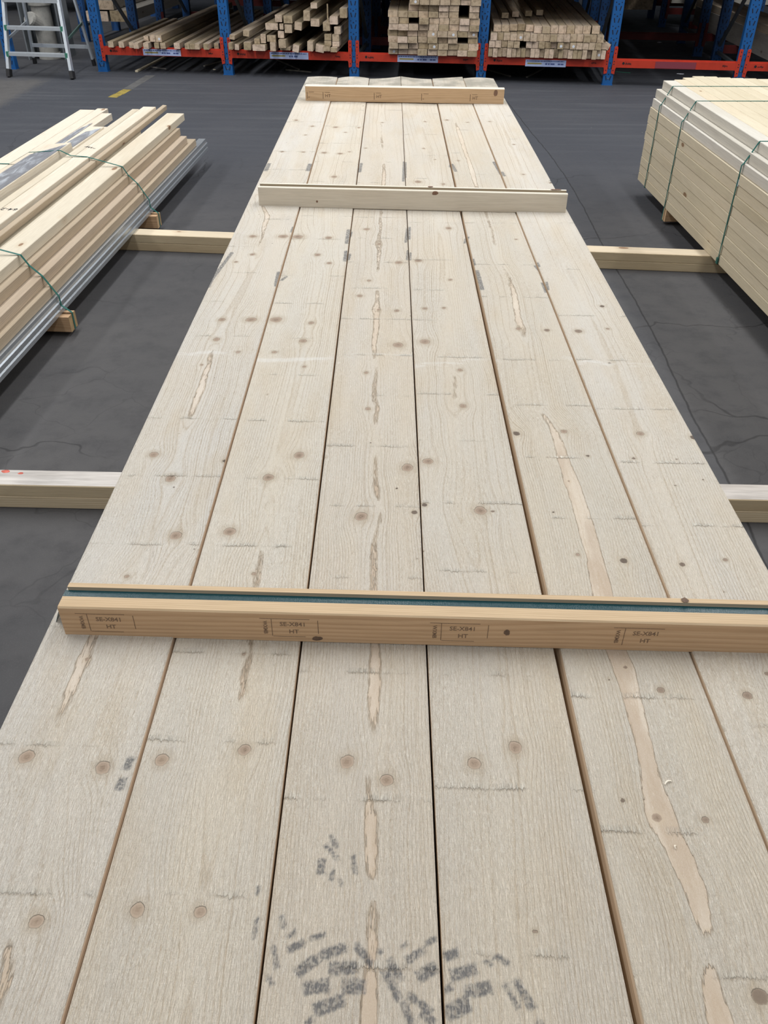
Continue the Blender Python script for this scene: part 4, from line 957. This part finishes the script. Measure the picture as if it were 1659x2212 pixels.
# behind the ladder
for k, (x, z, w, h, lb) in enumerate(((-.80, .245, .28, .11, 'thick dark timber in the rack behind the ladder'), (-.50, .245, .26, .12, 'thick timber right of the pipe in the back rack'), (-.72, .372, .30, .10, 'upper thick timber in the back rack behind the ladder'))):
    stud(x, z, w, h, 3.2, lb, dep=1.95, yaw=aK, grp='thick timbers behind the ladder', mats=[M_old, M_rke], name='large_timber', cat='timber')
# distant packs of boards on the floor
def pack(xk, n, rows, w, h, l, label, mats, seed):
    q_ = RK(xk, 5.30, .2425); root = empty('board_pack', q_, (0, 0, aK)); tag(root, label, 'board pack', 'board packs on the farthest rack'); rg = random.Random(seed)
    for r_ in range(rows):
        for c_ in range(n):
            timber('board', w-.004, l, h-.003, mats, (rg.uniform(-.03, .03), (c_-(n-1)/2)*w, .0505+r_*h), -math.pi/2, parent=root)
    for xx in (.3, l/2, l-.3): timber('pack_bearer', .09, 1.20, .0500, [M_bear, M_Lend], (xx, -.60, 0), 0, parent=root)
pack(-3.9, 4, 7, .22, .07, 2.6, 'far tan board pack on the farthest rack, left of the ladder', [M_R, M_Rend], 1)
pack(-.95, 4, 7, .22, .07, 3.5, 'far tan board pack on the farthest rack behind the left bays', [M_R, M_Rend], 2)
pack(2.84, 4, 6, .22, .07, 1.1, 'far pale board pack on the farthest rack behind the middle bays', [M_Rw, M_Rend], 3)
pack(6.75, 4, 7, .22, .07, 3.0, 'far pale grey board pack on the farthest rack at the right', [M_Rw, M_Rend], 4)
wb = MB(); wb.box(-16, 16, 20, 20.3, 0, 8); tag(wb.obj('wall_back', [plain('grey_wall_sheet', (.10, .11, .12), .6, noise=.3, nscale=1)]), 'unseen plain grey sheet wall added far behind the racks', None, None, 'structure')  # unseen back wall, added to block light from behind the racks
# unseen packs above the picture, added and sized to shade the bays
for dep, nm in ((0, 'front'), (2.05, 'second'), (4.75, 'third')):
    for i in range(1, len(POSTX)-1):
        x0, x1 = POSTX[i]+.07, POSTX[i+1]-.07; root = empty('shade_board_pack', RK((x0+x1)/2, dep-.08, 1.044), (0, 0, aK)); tag(root, 'unseen board pack added to shade the %s bay of the %s rack' % (ORD[i-1], nm), 'board pack', 'unseen packs shading the racks from above')
        w = (x1-x0)/6
        for r_ in range(2):
            for c_ in range(6): timber('board', w-.003, 2.05 if dep == 0 else (2.6 if dep < 3 else 1.6), .097, [M_rk, M_rke], ((c_-2.5)*w, 0, .0005+r_*.098), 0, parent=root)

# ------------------------------------------------------------------ ladder, pipe, column
lad = empty('step_ladder', (-3.6, 9.95, 0)); tag(lad, 'aluminium step ladder standing left of the racks', 'ladder')
def l2(v): return Vector(v)-Vector((-3.6, 9.95, 0))
FL, FR = Vector((-3.985, 9.64, .0)), Vector((-3.290, 9.545, .0)); TL, TR = Vector((-3.83, 10.08, 1.75)), Vector((-3.42, 10.02, 1.75))
BL, BRr = Vector((-4.0, 10.47, .0)), Vector((-3.30, 10.37, .0))
for a, c in ((FL, TL), (FR, TR)):
    b = MB(); dd = (c-a).normalized(); p_ = l2(a+dd*.05); q_ = l2(c); b.bar(p_, q_, .028, .065, up=(0, 1, 0)); b.obj('front_rail', [M_alu], lad)
    b = MB(); b.bar(l2(a+dd*.002), l2(a+dd*.075), .036, .078, up=(0, 1, 0)); o = b.obj('rubber_foot', [M_rubber], lad)
for a, c in ((BL, TL+Vector((.02, .03, 0))), (BRr, TR+Vector((-.02, .03, 0)))):
    b = MB(); dd = (c-a).normalized(); b.bar(l2(a+dd*.05), l2(c), .022, .045, up=(0, 1, 0)); b.obj('rear_rail', [M_alu], lad)
    b = MB(); b.bar(l2(a+dd*.002), l2(a+dd*.07), .03, .05, up=(0, 1, 0)); b.obj('rubber_foot', [M_rubber], lad)
for z in (.21, .44, .675, .91, 1.15, 1.39):
    f = z/1.75; a, c = FL.lerp(TL, f), FR.lerp(TR, f)
    b = MB(); b.bar(l2(a), l2(c), .075, .030); tr = b.obj('tread', [M_alu], lad)
    if z < .5:
        for e in (a, c):
            b = MB(); dd = (c-a).normalized()*(.025 if e is a else -.025); b.bar(l2(e+dd-Vector((0, .028, 0))), l2(e-Vector((0, .028, 0))), .022, .05); b.obj('green_tape', [M_alug], tr)
for z in (.19,):
    f = z/1.75; a, c = BL.lerp(TL, f), BRr.lerp(TR, f); b = MB(); b.bar(l2(a), l2(c), .02, .035); b.obj('rear_cross_bar', [M_alu], lad)
b = MB(); b.bar(l2(FR.lerp(TR, .19)), l2(BRr.lerp(TR, .24)), .012, .025); b.obj('spreader_bar', [M_greyg], lad)
b = MB(); b.bar(l2(FL.lerp(TL, .19)), l2(BL.lerp(TL, .24)), .012, .025); b.obj('spreader_bar', [M_alu], lad)
pc = (-3.945, 10.84)
b = MB(); b.lathe([(.0, .002), (.125, .002), (.125, .06), (.108, .065), (.108, .30), (.104, .305), (.104, .52), (.112, .53), (.125, .535), (.125, .56), (.112, .565), (.128, .575), (.130, .70), (.118, .71), (.118, 2.4), (0, 2.4)], 32)
pipe = b.obj('drain_pipe', [M_pipe], None, (pc[0], pc[1], 0), smooth=False); tag(pipe, 'dusty white drain pipe standing behind the ladder', 'pipe')
b = MB(); b.lathe([(0, 0), (.075, 0), (.080, .01), (.080, .13), (.070, .15), (0, .155)], 20); b.obj('branch_cap', [M_pipe], pipe, (-.035, -.055, .35), (math.radians(62), 0, math.radians(-25)))
b = MB(); b.box(-4.16, -4.145, 10.72, 11.10, 0, 2.6); b.box(-3.745, -3.73, 10.72, 11.10, 0, 2.6); b.box(-4.145, -3.745, 11.0, 11.015, 0, 2.6)
tag(b.obj('steel_column', [M_col]), 'grey steel column enclosing the drain pipe on both sides', 'column')

# ------------------------------------------------------------------ scraps on the floor
def stick(a, c, w, h, label, mat, z=.0005, name='wood_offcut', cat='offcut'):
    p_, q_ = at(*a, 0), at(*c, 0); L = (q_-p_).length; o = timber(name, w, L, h, [mat, mat], (p_.x, p_.y, z), math.atan2(-(q_.x-p_.x), q_.y-p_.y)); tag(o, label, cat, 'scraps lying under the racks')
stick((295, 156), (362, 122), .03, .018, 'long pale stick poking out from under the left bay', M_R)
stick((327, 146), (358, 150), .02, .010, 'short dark stick under the left bay', M_old)
stick((441, 144), (478, 134), .025, .012, 'grey sliver lying left of the second post', M_old)
stick((594, 128), (646, 151), .022, .010, 'thin stick slanting under the second bay', M_old)
stick((618, 152), (672, 157), .024, .012, 'grey stick lying flat in front of the second bay', M_old)
stick((1050, 151), (1102, 166), .022, .012, 'thin dark stick slanting under the fourth bay', M_old)
stick((1138, 168), (1175, 148), .022, .012, 'thin stick pointing right under the fourth bay', M_old)
stick((1330, 155), (1362, 158), .03, .003, 'green plastic strip under the right bay', M_alug, name='strap_scrap', cat='scrap')
def blob(px, py, r, label, mat, name, cat, h=.006):
    w_ = at(px, py, 0); rg = random.Random(px); n = 9; V = [(r*math.cos(6.283*k/n)*rg.uniform(.5, 1.2), r*.6*math.sin(6.283*k/n)*rg.uniform(.5, 1.2), 0) for k in range(n)]
    V2 = [(x*.9, y*.9, h*rg.uniform(.5, 1.2)) for x, y, _ in V]; F = [tuple(range(n, 2*n)), tuple(range(n-1, -1, -1))]+[(k, (k+1) % n, n+(k+1) % n, n+k) for k in range(n)]
    tag(obj(name, mesh(name, V+V2, F, [mat]), None, (w_.x, w_.y, .0005)), label, cat, 'scraps lying under the racks')
blob(1472, 160, .045, 'crumpled white paper scrap under the right bay', M_white, 'paper_scrap', 'scrap')
blob(463, 151, .018, 'small pale chip in front of the second post', M_R, 'wood_chip', 'scrap')
blob(1425, 92, .035, 'white scrap on the floor deep in the right bay', M_white, 'paper_scrap', 'scrap')
blob(1647, 1059, .0045, 'tiny white crumb on the floor by the right edge', M_white, 'wood_chip', 'scrap', .002)
for (px, py, L_, r_, sf) in ((1442, 1694, .012, .5, 'curled'), (1459, 1833, .005, 1.2, 'tiny')):
    w_ = at(px, py, HT); pts = [(L_*(f-.5), .002*math.sin(f*3.1), .0010+.0016*math.sin(f*3.14)) for f in np.linspace(0, 1, 7)]
    V, F = ribbon(pts, .0022, .0006, (0, 1, 0)); tag(obj('wood_shaving', mesh('wood_shaving', V, F, [M_batBtop]), None, (w_.x, w_.y, HT+.0022), (0, 0, r_)), '%s pale wood shaving on the fifth plank' % sf, 'shaving', 'loose shavings on the planks')
